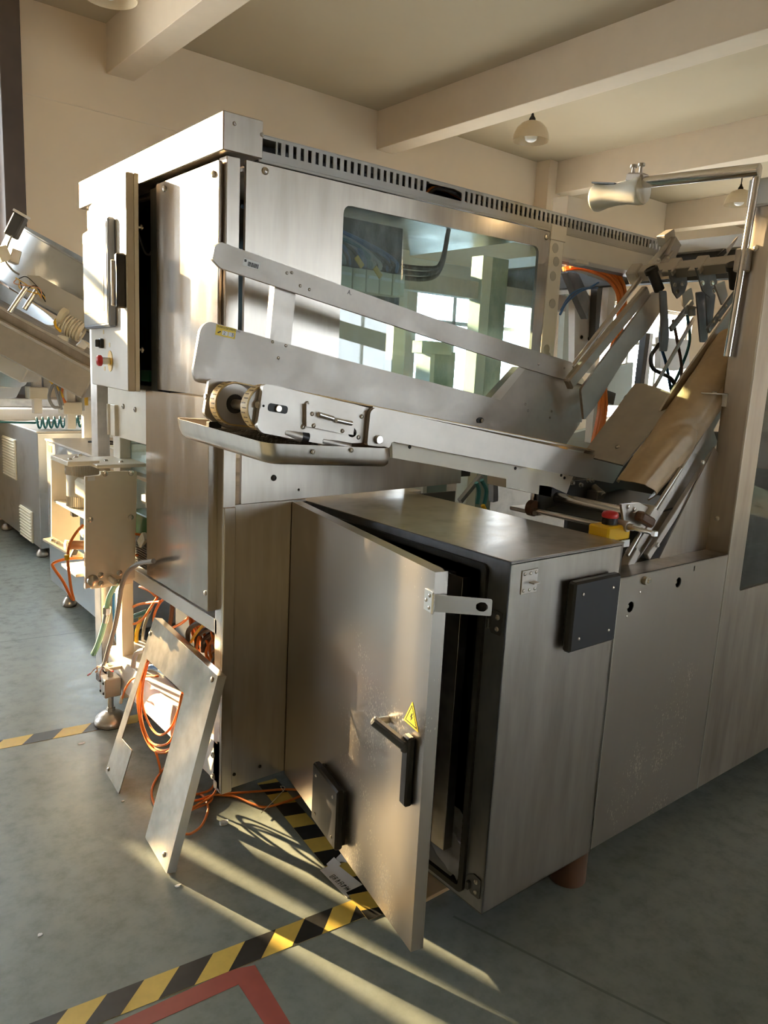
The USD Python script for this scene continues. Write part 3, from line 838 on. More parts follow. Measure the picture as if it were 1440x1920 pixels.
# lower front panel right of the cabinet and the tall enclosure
L = Thing('lower_front_panel', 'stainless lower front panel with two round holes, right of the black bumper', 'panel', (1.065, -.88, .13))
h1, h2 = (0.8294, -0.894, 0.8728), (1.0752, -0.894, 0.9116)
sl = (1.1601, -0.894, 0.9446)
LZ = .967
L.part('front_sheet', plate('y', -.894, -.890, rect(.7665, 1.3645, .128, LZ), [circle(h1[0], h1[2], .016), circle(h2[0], h2[2], .016), rect(sl[0] - .003, sl[0] + .003, sl[2] - .008, sl[2] + .008)]), 'steel_splashed_panel')
L.part('edge_strip', box(.7632, .7664, -.8955, -.889, .128, LZ, .001), 'steel_bright')
L.part('ledge', box(.7665, 1.3645, -.894, -.808, LZ - .003, LZ, .001), 'steel_matte')
L.part('side_sheet', box(.7665, .770, -.893, -.02, .128, LZ, .001), 'steel')
L.part('backing', box(.772, 1.362, -.86, -.855, .14, LZ - .005, 0), 'black_paint')
for h in (h1, h2):
    L.part('stud', join(cyl((h[0] - .004, -.872, h[2]), (h[0] - .004, -.889, h[2]), .006, 12), box(h[0] - .012, h[0] + .004, -.874, -.870, h[2] - .008, h[2] + .008)), 'bolt')
lq = (0.8823, -0.894, 0.9446)
L.part('latch', join(cyl((lq[0], -.894, lq[2]), (lq[0], -.906, lq[2]), .012, 16), box(lq[0], lq[0] + .018, -.910, -.902, lq[2] - .006, lq[2] + .006)), 'bolt')
for p in [(0.87, -0.894, 0.9112), (0.8157, -0.894, 0.848)]:
    L.part('screw', dome_bolt(p, (0, -1, 0), .004), 'bolt')

T = Thing('tall_enclosure', 'tall stainless enclosure at the right edge with a dark glazed door', 'enclosure', (2.0, -.85, .13))
wa = (1.476, -0.894, 0.8187)
wz1 = 1.98
wx0 = 1.478
T.part('front_sheet', plate('y', -.894, -.885, rect(1.372, 3.2, .128, 2.055), [rounded([(wx0, .825), (3.0, .825), (3.0, wz1), (wx0, wz1)], .012)]), 'steel')
T.part('window', box(wx0 - .01, 3.01, -.884, -.878, .815, wz1 + .01, 0), 'dark_glass')
T.part('post', box(1.370, 1.384, -.893, -.803, .128, 2.055, .003), 'steel', label='steel side face of the tall enclosure')
T.part('edge_strip', box(1.366, 1.3715, -.897, -.890, .128, 2.055, .002), 'steel_bright')
T.part('header', box(1.371, 3.2, -.888, -.798, 2.060, 2.138, .003), 'white_paint', label='pale header above the enclosure')
for p in [(1.37, -0.8376, 1.0762), (1.37, -0.8489, 1.9315)]:
    T.part('bolt', dome_bolt(p, (-1, 0, 0), .009), 'bolt')
T.part('inner_floor', box(1.39, 3.2, -.87, -.2, .80, .81), 'dark_grey')
T.part('inner_back', box(1.40, 3.2, -.22, -.20, .13, 1.2), 'dark_grey')
for k in range(5):
    T.part('inner_roller', cyl((1.45, -.80 + .1 * k, .92 + .13 * k), (3.1, -.78 + .1 * k, .90 + .13 * k), .022, 16), ('galvanised', 'dark_grey')[k % 2])
for k in range(4):
    T.part('inner_bracket', box(1.62 + .34 * k, 1.66 + .34 * k, -.80, -.40, .82, 1.05 + .12 * (k % 3)), 'galvanised')

single('pipe_stub', pipe((.758, -.826, 0), (.758, -.826, .118), .056, .050, 36), 'brown_pipe', 'short brown pipe stub standing on the floor under the cabinet corner', 'pipe')

for p in ((2.95, -.80, 0), (2.5, -.5, 0), (1.9, -.35, 0)):
    levelling_foot(T, p, .14, .05, False, 'steel_matte')
for p in ((.36, -.12, 0), (.70, -.12, 0)):
    levelling_foot(C, p, .125, .045, False, 'steel_matte')
T.part('end_sheet', box(3.185, 3.2, -.885, -.20, .128, 2.055, .003), 'steel')

# ---------------------------------------------------------------- infeed conveyor with its guides
Yv = np.array([0, 1.0, 0])
V = Thing('infeed_conveyor', 'sloping infeed conveyor with two yellow toothed belts and long grey guide plates', 'conveyor', (.5, -.4, 1.0))
TILT = math.radians(8.2)
e1 = np.array([math.cos(TILT), 0, -math.sin(TILT)]); e3 = np.array([math.sin(TILT), 0, math.cos(TILT)])
LG = V.part('lower_guide', plate('y', -.246, -.234, rounded([(-0.1709, 1.6015), (0.2356, 1.529), (0.8975, 1.4257), (1.3921, 1.3514), (1.2941, 1.2442), (0.7381, 1.3305), (0.1803, 1.399), (-0.0271, 1.4248), (-0.2018, 1.4491), (-0.2106, 1.474), (-0.191, 1.583)], .022, 4)), 'aluminium_worn', label='wide lower guide plate with a yellow sticker')
UG = V.part('upper_guide', plate('y', -.246, -.234, rounded([(-0.1378, 1.7964), (0.613, 1.6663), (1.2938, 1.5675), (1.4079, 1.4821), (1.0439, 1.5337), (0.6183, 1.6043), (-0.1371, 1.7336), (-0.1606, 1.7526), (-0.1537, 1.7853)], .006, 3)), 'aluminium_worn', label='narrow upper guide rail with a barcode label')
V.part('guide_bracket', plate('y', -.228, -.200, [(0.031, 1.7179), (0.0968, 1.7039), (0.0835, 1.5313), (0.0175, 1.542)]), 'aluminium', label='upright bracket joining the two guides')
V.part('chute_plate', plate('y', -.232, -.226, [(1.0372, 1.5425), (1.4274, 1.4865), (1.4101, 1.3428), (0.9037, 1.4173)]), 'aluminium_worn')
V.part('chute_lip', plate('y', -.236, -.205, [(1.0153, 1.5379), (1.055, 1.5359), (0.9305, 1.4177), (0.8818, 1.4242)]), 'steel_matte')
for p in [(0.0559, -0.246, 1.7439), (0.0988, -0.246, 1.7154), (0.1283, -0.246, 1.7087), (0.0707, -0.246, 1.7469), (1.255, -0.246, 1.5445), (1.1093, -0.246, 1.5516)]:
    V.part('rivet', dome_bolt(p, (0, -1, 0), .0045), 'bolt', UG)
for p in [(0.0166, -0.246, 1.5619), (0.0584, -0.246, 1.5545), (1.0728, -0.246, 1.3863), (1.1979, -0.246, 1.3618), (0.036, -0.246, 1.5207)]:
    V.part('rivet', dome_bolt(p, (0, -1, 0), .0045), 'bolt', LG)
for p in [(1.2211, -0.232, 1.3845), (1.0718, -0.232, 1.4082)]:
    V.part('rivet', dome_bolt(p, (0, -1, 0), .0045), 'bolt', LG)
hh = (0.831, -0.246, 1.3522)
V.part('slot_hole', join(plate('y', -.2475, -.246, [(hh[0] + .012 * math.cos(a) * (1.5), hh[2] + .010 * math.sin(a)) for a in np.linspace(0, 2 * math.pi, 16, endpoint=False)])), 'ink', LG)
V.part('slot_pin', cyl((hh[0] + .006, -.246, hh[2] - .001), (hh[0] + .006, -.252, hh[2] - .001), .007, 12), 'bolt', LG)


def on_sheet(name, p, w, h, t, m, parent, off=0.0, du=0.0, dv=0.0):
    """Small flat print on a conveyor plate: p its upper left corner, laid along the conveyor's slope."""
    o = np.asarray(p, float) + e1 * du - e3 * (dv + h) - Yv * off
    v, f = extrude(rect(0, w, 0, h), o, e1, e3, t)          # eu x ev points to -y
    return V.part(name, (v, f), m, parent)


def text_on(text, p, h, m, parent, off, du, dv, stretch=1.0):
    tm = meshkit.text_mesh(text, h, .0003)
    v, f = np.array(tm.vertices), np.array(tm.faces)
    o = np.asarray(p, float) + e1 * du - e3 * (dv + h) - Yv * off
    v = v[:, :1] * stretch * e1 + v[:, 1:2] * e3 - v[:, 2:] * Yv + o
    return V.part('lettering', (v, f), m, parent, smooth=False)


S0 = (-0.1474, -0.246, 1.5953)
ST1 = on_sheet('inspection_sticker', S0, .056, .026, .0004, 'label_yellow', LG)
text_on('PONTO DE INSPEÇÃO', S0, .0046, 'ink', LG, .0005, .003, .002, .98)
on_sheet('sticker_box', S0, .016, .011, .0003, 'label_white', LG, .0005, .018, .0115)
on_sheet('sticker_box', S0, .016, .011, .0003, 'label_white', LG, .0005, .036, .0115)
text_on('2', S0, .008, 'ink', LG, .0009, .021, .0130)
text_on('3', S0, .008, 'ink', LG, .0009, .044, .0130)
V.part('lettering', bar(np.array(S0) + e1 * .006 - e3 * .020 - Yv * .0008, np.array(S0) + e1 * .014 - e3 * .015 - Yv * .0008, .0004, .003, b=.0001), 'ink', LG)
B0 = (-0.0734, -0.246, 1.767)
on_sheet('barcode_label', B0, .050, .020, .0004, 'label_white', UG)
for k in range(14):
    w = (.0008, .0018, .0012, .0026)[k * 7 % 4]
    on_sheet('bar', B0, w, .011, .0003, 'ink', UG, .0005, .013 + .0022 * k, .006)
on_sheet('bar', B0, .006, .006, .0003, 'ink', UG, .0005, .003, .003)
A0 = (0.2574, -0.246, 1.7219)
text_on('A.', A0, .012, 'ink', UG, .0004, 0, 0)

# belt drive end
PC = np.array([-.139, 0, 1.4005]); PR = .0545
fp = rounded([(-0.1606, 1.4564), (-0.1381, 1.4559), (0.161, 1.4032), (0.1487, 1.3165), (0.0092, 1.3151), (-0.0836, 1.331), (-0.1608, 1.3446), (-0.1752, 1.3584)], .008)
FPp = V.part('front_side_plate', plate('y', -.512, -.498, fp), 'aluminium', label='front aluminium side plate of the belt drive')
V.part('rear_side_plate', plate('y', -.285, -.272, rounded([(-0.1847, 1.4592), (-0.1346, 1.4555), (0.0826, 1.4177), (0.0854, 1.3377), (-0.1253, 1.3306), (-0.1764, 1.3526), (-0.1984, 1.3714)], .008)), 'aluminium')
for y0, y1 in ((-.494, -.466), (-.335, -.305)):
    PU = V.part('pulley', join(cyl((PC[0], y0, PC[2]), (PC[0], y1, PC[2]), PR - .004, 48, .001)), 'aluminium', label='large toothed belt pulley')
    V.part('pulley_bore', cyl((PC[0], y0 - .001, PC[2]), (PC[0], y0 + .002, PC[2]), .024, 24, .0003), 'ink', PU)
    # belt loop round the pulley and along the conveyor
    far = PC + e1 * 1.33
    loop, inner = [], []
    for r_, dst in ((PR, loop), (PR - .0035, inner)):
        for a in np.linspace(90, 270, 25):
            q = PC + r_ * (math.cos(math.radians(a)) * e1 + math.sin(math.radians(a)) * e3)
            dst.append((q[0], q[2]))
        for a in np.linspace(-90, 90, 13):
            q = far + (e3 * (PR - .03)) + (.03 - (PR - r_)) * (math.cos(math.radians(a)) * e1 + math.sin(math.radians(a)) * e3)
            dst.append((q[0], q[2]))
    BT = V.part('belt', plate('y', y0 - .001, y1 + .001, loop, [inner]), 'belt_yellow', smooth=50, label='yellow toothed belt')
    for k in range(15):
        a = math.radians(92 + 12 * k)
        c = PC + (PR + .0002) * (math.cos(a) * e1 + math.sin(a) * e3)
        td = -math.sin(a) * e1 + math.cos(a) * e3
        nn = math.cos(a) * e1 + math.sin(a) * e3
        sgn = 1 if k % 2 else -1
        ym = (y0 + y1) / 2 + sgn * .003
        V.part('belt_slot', bar(c - Yv * .0085 + Yv * (ym), c + Yv * .0085 + Yv * ym, .0030, .0008, up=nn, b=.0002), 'belt_dark', BT)
    for k in range(22):
        c = PC + e1 * (.012 + .013 * k) + e3 * (PR + .0002)
        ym = (y0 + y1) / 2 + (.003 if k % 2 else -.003)
        V.part('belt_slot', bar(c + Yv * (ym - .0085), c + Yv * (ym + .0085), .0055, .0008, up=e3, b=.0002), 'belt_dark', BT)
V.part('shaft', cyl((PC[0], -.505, PC[2]), (PC[0], -.27, PC[2]), .0125, 20), 'steel_matte')
V.part('pulley_hub', cyl((PC[0], -.318, PC[2] - .03), (PC[0], -.27, PC[2] - .03), .03, 24), 'aluminium')
for p in ((385, 743), (481, 758)):
    pass
V.part('end_screw', hex_bolt((-0.1881, -0.279, 1.4141), (-1, 0, 0), .008), 'bolt')
V.part('end_screw', hex_bolt((-0.1679, -0.505, 1.4091), (-1, 0, 0), .008), 'bolt')
so = np.array((-0.1208, -0.512, 1.4014))
so3 = so + e1 * .0
V.part('axle_slot', extrude(rounded([(-.027, -.0095), (.027, -.0095), (.027, .0095), (-.027, .0095)], .0095, 5), so3 - Yv * .0, e1, e3, .0006), 'ink', FPp)
V.part('axle_nut', cyl(so, so - Yv * .006, .0085, 16), 'bolt', FPp)
for p, q, nm in (((-0.1593, -0.512, 1.4072), .003, 'dark_bolt'), ((-0.0414, -0.512, 1.4136), .0065, 'bolt'), ((-0.05, -0.512, 1.3587), .0065, 'bolt'), ((0.1255, -0.512, 1.3835), .006, 'bolt'), ((0.1182, -0.512, 1.3306), .006, 'bolt'), ((0.0973, -0.512, 1.3431), .012, 'dark_bolt')):
    V.part('bolt', dome_bolt(p, (0, -1, 0), q), nm, FPp)
AB = V.part('adjuster_block', plate('y', -.524, -.512, [(-0.0498, 1.4139), (-0.0098, 1.4067), (0.0624, 1.393), (0.0973, 1.3865), (0.0932, 1.3383), (0.06, 1.3414), (-0.0478, 1.3605)]), 'aluminium', label='belt tension block with two pins')
for p in [(-0.0274, -0.524, 1.3622), (0.0586, -0.524, 1.3486), (-0.0331, -0.524, 1.3903)]:
    V.part('bolt', dome_bolt(p, (0, -1, 0), .0055), 'bolt', AB)
V.part('adjuster_pin', cyl((-0.0186, -0.53, 1.3896), (0.0256, -0.53, 1.3794), .0065, 14), 'steel_bright', AB)
V.part('adjuster_pin', cyl((0.0337, -0.53, 1.3755), (0.0828, -0.53, 1.3675), .006, 14), 'steel_bright', AB)
V.part('roller_nub', cyl((-0.0989, -0.5, 1.3453), (-0.0492, -0.505, 1.3336), .013, 16), 'aluminium')
V.part('roller_cap', cyl((-0.0523, -0.505, 1.3349), (-0.032, -0.507, 1.331), .013, 16), 'black_plastic')
V.part('roller_nub', cyl((0.0089, -0.5, 1.3231), (0.096, -0.505, 1.3058), .013, 16), 'aluminium')
V.part('rubber_foot', box(-.185, -.150, -.287, -.268, 1.335, 1.352), 'rubber')
# front beam
FB_ = V.part('front_beam', plate('y', -.528, -.514, rounded([(0.1409, 1.3963), (0.154, 1.4072), (0.3809, 1.3716), (1.2861, 1.2281), (1.223, 1.1554), (0.3878, 1.2905), (0.2178, 1.3201), (0.2099, 1.3035), (0.1355, 1.312)], .006)), 'aluminium', label='long pale front beam')
V.part('beam_flange', extrude(rect(0, 1.10, 0, .15), (0.1587, -0.514, 1.4055), e1, (0, 1, 0), .004), 'aluminium')
V.part('beam_pin', cyl((0.1683, -0.528, 1.326), np.array((0.1683, -0.528, 1.326)) - Yv * .010, .011, 20), 'steel_bright', FB_)
LB = V.part('lower_beam', plate('y', -.506, -.494, [(0.2341, 1.3192), (0.4061, 1.2908), (1.0244, 1.1863), (0.999, 1.1301), (0.9124, 1.1582), (0.8055, 1.1744), (0.41, 1.2454), (0.2409, 1.2734)]), 'cream_paint', label='cream lower beam')
for p in [(0.2976, -0.506, 1.3014), (0.7323, -0.506, 1.2257), (0.9778, -0.506, 1.184), (0.9597, -0.506, 1.1937)]:
    V.part('bolt', dome_bolt(p, (0, -1, 0), .005), 'dark_bolt', LB)
V.part('spacer_block', plate('y', -.50, -.42, [(0.6305, 1.216), (0.9277, 1.1644), (0.9255, 1.1222), (0.7047, 1.1664), (0.7016, 1.1931)]), 'cream_paint')
V.part('support_sheet', plate('y', -.455, -.440, [(0.9046, 1.1637), (1.1224, 1.1241), (1.0966, 1.0598), (1.0757, 1.0426), (0.9383, 1.0534)]), 'aluminium')
V.part('support_rod', cyl((.889, -.46, 1.075), (.889, -.46, 1.22), .0115, 20), 'steel_polished', label='polished support rod')
V.part('rod_base', box(.84, .98, -.52, -.40, 1.069, 1.082, .003), 'aluminium')
V.part('clamp', join(box(*[1.115, 1.155], -.545, -.50, 1.105, 1.135), cyl((1.15, -.545, 1.12), (1.15, -.50, 1.145), .012, 14)), 'bolt')
for p in [(0.9879, -0.53, 1.171), (1.0346, -0.53, 1.1614), (1.0728, -0.53, 1.1756), (1.0938, -0.53, 1.1727)]:
    V.part('clamp_screw', hex_bolt(p, (0, -1, 0), .006, .010), 'bolt')
V.part('end_gusset', plate('y', -.44, -.43, [(1.1285, 1.1694), (1.2879, 1.1422), (1.3285, 1.0946), (1.0747, 1.1347)]), 'dark_grey')

# drip tray under the drive end
DT = Thing('drip_tray', 'shallow stainless drip tray hanging under the belt pulleys', 'tray', (0, -.33, 1.26))
A, B_, C_ = np.array([-.1765, -.56, 1.326]), np.array([.195, -.56, 1.305]), np.array([-.2225, -.15, 1.353])
eu, ev = B_ - A, C_ - A
down = np.array([0.012, .004, -.050])
prof = rounded([(0, 0), (1, 0), (1, 1), (0, 1)], .09, 6)


def tray_ring(s, drop):
    c = np.array([.5, .5])
    return np.array([A + eu * (c[0] + (u - .5) * s[0]) + ev * (c[1] + (v - .5) * s[1]) + down * drop for u, v in prof])


outer = [tray_ring((1, 1), 0), tray_ring((1, 1), .55), tray_ring((.985, .985), .85), tray_ring((.95, .95), 1.0)]
inner_ = [tray_ring((.93, .93), .94), tray_ring((.97, .97), .78), tray_ring((.985, .985), .5), tray_ring((.988, .988), 0)]
rings = outer + inner_
n_ = len(prof)
tv = np.vstack(rings); tf = []
for i in range(len(rings)):
    j = (i + 1) % len(rings)
    if i == 3:
        continue
    for k in range(n_):
        k2 = (k + 1) % n_
        tf += [(i * n_ + k, j * n_ + k, j * n_ + k2), (i * n_ + k, j * n_ + k2, i * n_ + k2)]
for base, flip in ((3 * n_, False), (4 * n_, True)):
    for k in range(1, n_ - 1):
        tf.append((base, base + k, base + k + 1) if flip else (base, base + k + 1, base + k))
DT.part('pan', (tv, np.array(tf)[:, ::-1]), 'steel', smooth=50)
wires = []
for k in range(1, 26):
    u = k / 26
    wires.append(tube([A + eu * u + ev * .03 + down * .45, A + eu * u + ev * .97 + down * .45], .0011, 4))
for k in range(1, 22):
    u = k / 22
    wires.append(tube([A + eu * .03 + ev * u + down * .43, A + eu * .97 + ev * u + down * .43], .0011, 4))
DT.part('mesh_grate', join(*wires), 'black_paint', label='black wire mesh lying in the tray', kind='stuff')
for p in [(-0.0517, -0.562, 1.3038), (0.0611, -0.562, 1.3048)]:
    DT.part('screw', dome_bolt(p, (0, -1, 0), .006), 'bolt')

# ---------------------------------------------------------------- forming section between the machine and the tall enclosure
F = Thing('film_former', 'inclined rods, plates and cross bar of the film forming section, aluminium', 'frame', (1.6, -.45, 1.2))
dv_ = np.array([.70, 0, .714]); nv_ = np.array([-.714, 0, .70])
F.part('rod', cyl((1.3065, -0.24, 1.5465), (1.7082, -0.24, 1.935), .0105, 16), 'steel_matte')
F.part('rod', cyl((1.7328, -0.24, 1.9624), (1.8704, -0.24, 2.0834), .0105, 16), 'steel_matte')
F.part('inclined_tube', bar((1.2265, -0.29, 1.4833), (1.6598, -0.29, 1.86), .03, .048, up=nv_, b=.008), 'aluminium')
F.part('inclined_tube', bar((1.8041, -0.26, 1.9634), (1.8661, -0.26, 2.0229), .03, .048, up=nv_, b=.006), 'aluminium')
F.part('side_plate', plate('y', -.318, -.308, rounded([(1.2711, 1.4701), (1.6665, 1.8537), (1.7314, 1.8663), (1.7541, 1.8133), (1.6562, 1.703), (1.5521, 1.6234), (1.4713, 1.5313), (1.3679, 1.409), (1.308, 1.3571)], .01)), 'aluminium')
CBX = (1.6977, -0.24, 1.9317)
cb0 = np.array([CBX[0], -.20, CBX[2]]); cb1 = np.array([CBX[0], -.645, CBX[2] + .012])
CB = F.part('cross_bar', bar(cb0, cb1, .046, .046, up=nv_, b=.003), 'aluminium', label='square cross bar set on edge')
F.part('end_block', bar(cb0 + Yv * .015, cb0 - Yv * .035, .060, .060, up=nv_, b=.004), 'aluminium')
F.part('top_block', bar((1.8437, -0.24, 2.005), (1.8907, -0.24, 2.0821), .05, .055, up=nv_, b=.003), 'aluminium')
F.part('top_block', bar((1.8338, -0.22, 2.0761), (1.898, -0.22, 2.1102), .04, .045, up=nv_, b=.003), 'aluminium')
for p in [(1.7515, -0.27, 1.989), (1.8176, -0.27, 2.0055)]:
    F.part('bolt', dome_bolt(p, (-.7, -.7, 0), .008), 'bolt')
for a, b in (((1.62, -0.327, 1.931), (1.67, -0.3418, 1.8586)), ((1.62, -0.6503, 1.9236), (1.67, -0.6423, 1.8535))):
    K = F.part('clamp_handle', cyl(a, b, .020, 20, .003), 'black_plastic', label='black round clamp handle')
    aa, bb = np.array(a), np.array(b); dn_ = (aa - bb) / np.linalg.norm(aa - bb)
    F.part('handle_cap', lathe(aa, dn_, [(.026, -.012), (.026, .006), (.020, .008), (.018, .003), (0, .003)], 20), 'black_plastic', K)
for yc in (-.375, -.485):
    F.part('saddle', bar(cb0 * [1, 0, 1] + Yv * (yc - .024) + nv_ * .020, cb0 * [1, 0, 1] + Yv * (yc + .024) + nv_ * .020, .085, .022, up=nv_, b=.003), 'aluminium')
F.part('saddle_plate', plate('y', -.392, -.386, [(1.6387, 1.929), (1.7559, 1.9447), (1.7755, 1.8931), (1.7637, 1.8598), (1.7201, 1.8315), (1.6853, 1.8519), (1.6631, 1.885)]), 'galvanised')
F.part('saddle_plate', plate('y', -.50, -.494, [(1.638, 1.929), (1.7596, 1.9474), (1.8, 1.8977), (1.7942, 1.8579), (1.7642, 1.8353), (1.7051, 1.8547), (1.6737, 1.8896)]), 'galvanised')
for p in [(1.674, -0.4, 1.8778), (1.7286, -0.4, 1.8876), (1.6979, -0.4, 1.8547)] + [(1.6774, -0.51, 1.878), (1.7449, -0.51, 1.8853), (1.7664, -0.51, 1.8624)]:
    F.part('bolt', hex_bolt(p, (-.3, -.95, 0), .007), 'bolt')
F.part('finger', plate('y', -.372, -.366, rounded([(1.6255, 1.8527), (1.6688, 1.8571), (1.7226, 1.695), (1.7211, 1.6314), (1.6725, 1.6287), (1.6671, 1.7073)], .008)), 'galvanised', label='hanging flat finger')
F.part('finger', plate('y', -.462, -.456, rounded([(1.7275, 1.853), (1.7914, 1.8634), (1.848, 1.7153), (1.85, 1.6745), (1.8024, 1.6716), (1.784, 1.7149)], .008)), 'galvanised', label='hanging flat finger')
F.part('finger', plate('y', -.482, -.476, rounded([(1.7598, 1.8592), (1.8326, 1.8547), (1.8351, 1.7648), (1.803, 1.7321)], .006)), 'galvanised', label='hanging flat finger')
F.part('link_plate', plate('y', -.352, -.346, [(1.8134, 1.8585), (1.8782, 1.8898), (1.9037, 1.8507), (1.8678, 1.7952), (1.8303, 1.8189)]), 'aluminium')
F.part('link_plate', plate('y', -.522, -.516, [(1.7478, 1.8774), (1.8135, 1.9), (1.8514, 1.8489), (1.8163, 1.812)]), 'aluminium')
F.part('link_arm', bar((1.8126, -0.4, 1.8278), (1.6804, -0.4, 1.712), .012, .022, up=nv_), 'galvanised')
F.part('link_arm', bar((1.874, -0.54, 1.8641), (1.7025, -0.54, 1.7084), .012, .024, up=nv_), 'galvanised')
F.part('link_knob', join(cyl((1.735, -0.42, 1.792), (1.7538, -0.45, 1.7848), .018, 16), cyl((1.7282, -0.45, 1.7944), (1.7346, -0.45, 1.7672), .014, 14)), 'galvanised')
F.part('long_strip', bar((1.7869, -0.43, 1.7619), (1.5648, -0.43, 1.4872), .006, .018, up=nv_), 'aluminium')
F.part('pointed_strip', extrude([(0, -.013), (.13, -.004), (.145, 0), (.13, .004), (0, .013)], (1.898, -0.45, 1.9956), (np.array((2.0021, -0.45, 2.096)) - np.array((1.898, -0.45, 1.9956))) / np.linalg.norm(np.array((2.0021, -0.45, 2.096)) - np.array((1.898, -0.45, 1.9956))), nv_, .004), 'aluminium')
F.part('strip_grip', bar((1.8511, -0.46, 1.9929), (1.9036, -0.46, 2.0274), .012, .02, up=nv_, b=.004), 'black_plastic')
for p in [(1.7928, -0.55, 1.8049), (1.7396, -0.55, 1.7653), (1.7589, -0.55, 1.7514), (1.7186, -0.55, 1.7404)]:
    F.part('bolt', dome_bolt(p, (-.3, -.95, 0), .006), 'bolt')
# slide plate and its folded rail
PN = (-.656, 0, .755)
sp = [(1.0979, -0.478, 1.2532), (1.3835, -0.4645, 1.5013), (1.3852, -0.4979, 1.5028), (1.3695, -0.5727, 1.4892), (1.352, -0.6379, 1.474), (1.3247, -0.6689, 1.4503), (1.0838, -0.6511, 1.241)]
du_ = np.array([.755, 0, .656]); o_ = np.array(sp[0])
SPl = F.part('slide_plate', extrude([((np.array(p) - o_) @ du_, p[1] - o_[1]) for p in sp], o_, du_, (0, 1, 0), -.006), 'aluminium_worn', label='worn inclined slide plate with dark smudges')
F.part('screw', dome_bolt((1.1415, -0.5852, 1.2911), PN, .008), 'bolt', SPl)
F.part('slide_rail', plate('y', -.668, -.660, rounded([(1.6759, 1.8366), (1.6504, 1.7184), (1.3148, 1.4357), (1.2356, 1.4139), (1.2921, 1.4794)], .008)), 'aluminium')

# tan sheet curled into a half tube
SH = Thing('forming_sheet', 'tan leather-like sheet curled into a creased half tube beside the slide rail', 'sheet', (1.3, -.72, 1.2))
g0, g1 = np.array((1.0375, -0.73, 1.1688)), np.array((1.5769, -0.73, 1.6404))
ga = (g1 - g0) / np.linalg.norm(g1 - g0); gn = np.cross(ga, Yv); gn = gn if gn[2] > 0 else -gn
NS, NT = 90, 60
S, TH = np.meshgrid(np.linspace(0, 1, NS), np.radians(np.linspace(-75, 165, NT)), indexing='ij')
Lg = np.linalg.norm(g1 - g0)
rad = .064 + .018 * S
q = np.stack([S * Lg * 9, TH * 1.3, np.zeros_like(S)], -1)
fold = .007 * np.exp(-((S - .22 - .10 * np.sin(TH * 1.2)) / .025) ** 2) * np.clip(TH - .2, 0, 1) - .013 * np.exp(-((S - .27 - .13 * np.sin(TH * 1.1 + .2)) / .02) ** 2) * np.clip(TH - .1, 0, 1)
fold += .005 * np.exp(-((TH - .9 - .5 * S) / .10) ** 2) * np.exp(-((S - .1) / .18) ** 2) - .006 * np.exp(-((TH - 1.5 + .5 * S) / .10) ** 2) * np.exp(-((S - .55) / .2) ** 2)
rad = rad + .010 * (meshkit.fbm(q, 3, 3) - .5) + fold
base = g0 + (S[..., None] * Lg + (-.022 * np.cos(TH * 1.3) + .01)[..., None] * (1 - S[..., None])) * ga
pts_o = base + rad[..., None] * (-np.sin(TH)[..., None] * Yv + np.cos(TH)[..., None] * gn)
pts_i = base + (rad - .004)[..., None] * (-np.sin(TH)[..., None] * Yv + np.cos(TH)[..., None] * gn)
vs = np.vstack([pts_o.reshape(-1, 3), pts_i.reshape(-1, 3)]); fs = []
N_ = NS * NT
for i in range(NS - 1):
    for j in range(NT - 1):
        a = i * NT + j
        fs += [(a, a + 1, a + NT + 1), (a, a + NT + 1, a + NT), (N_ + a, N_ + a + NT + 1, N_ + a + 1), (N_ + a, N_ + a + NT, N_ + a + NT + 1)]
for i in range(NS - 1):
    for j, s_ in ((0, 1), (NT - 1, -1)):
        a, b = i * NT + j, (i + 1) * NT + j
        fs += [(a, b, N_ + b)[::s_], (a, N_ + b, N_ + a)[::s_]]
for j in range(NT - 1):
    for i, s_ in ((0, -1), (NS - 1, 1)):
        a, b = i * NT + j, i * NT + j + 1
        fs += [(a, b, N_ + b)[::s_], (a, N_ + b, N_ + a)[::s_]]
SH.part('curled_sheet', (vs, np.array(fs)), 'leather', smooth=50)
SH.part('backing_tube', cyl(g0 + ga * .10, g1, .045, 24), 'galvanised')

# inclined slide unit on the ledge
U = Thing('slide_unit', 'inclined aluminium slide unit with a ruler bar, rollers and carriage on the ledge', 'slide', (1.1, -.8, .97))
RA = ((0.9801, -0.775, 0.9627), (1.3899, -0.775, 1.4053))
U.part('ruler_bar', bar(RA[0], RA[1], .014, .030, up=nv_, b=.002), 'aluminium', label='upper bar with a row of ruler marks')
ra0, ra1 = np.array(RA[0]), np.array(RA[1]); rd = (ra1 - ra0) / np.linalg.norm(ra1 - ra0)
rn = np.cross(rd, Yv); rn = rn if rn[2] > 0 else -rn
for k in range(26):
    c = ra0 + (ra1 - ra0) * (.28 + .50 * k / 25) - Yv * .0072
    U.part('ruler_mark', bar(c - rn * .004, c + rn * .004, .0006, .0014, up=rd, b=.0001), 'grey_paint')
RB = ((1.0372, -0.8, 0.9753), (1.3598, -0.8, 1.2849))
U.part('lower_bar', bar(RB[0], RB[1], .016, .026, up=nv_, b=.002), 'aluminium')
U.part('web', bar(np.array(RA[0]) + .006 * rd, np.array((1.4142, -0.77, 1.3463)), .004, .075, up=nv_, b=.001), 'aluminium')
U.part('slide_shaft', cyl((1.0385, -0.8, 1.1133), (1.1728, -0.8, 1.2464), .006, 14), 'steel_matte')
U.part('slide_shaft', cyl((0.9162, -0.81, 0.9948), (0.9708, -0.81, 1.0581), .006, 14), 'steel_matte')
U.part('top_bar', bar((1.3612, -0.765, 1.3464), (1.4514, -0.765, 1.4581), .014, .045, up=nv_, b=.002), 'aluminium')
wa_ = (1.355, -0.8107, 1.4919)
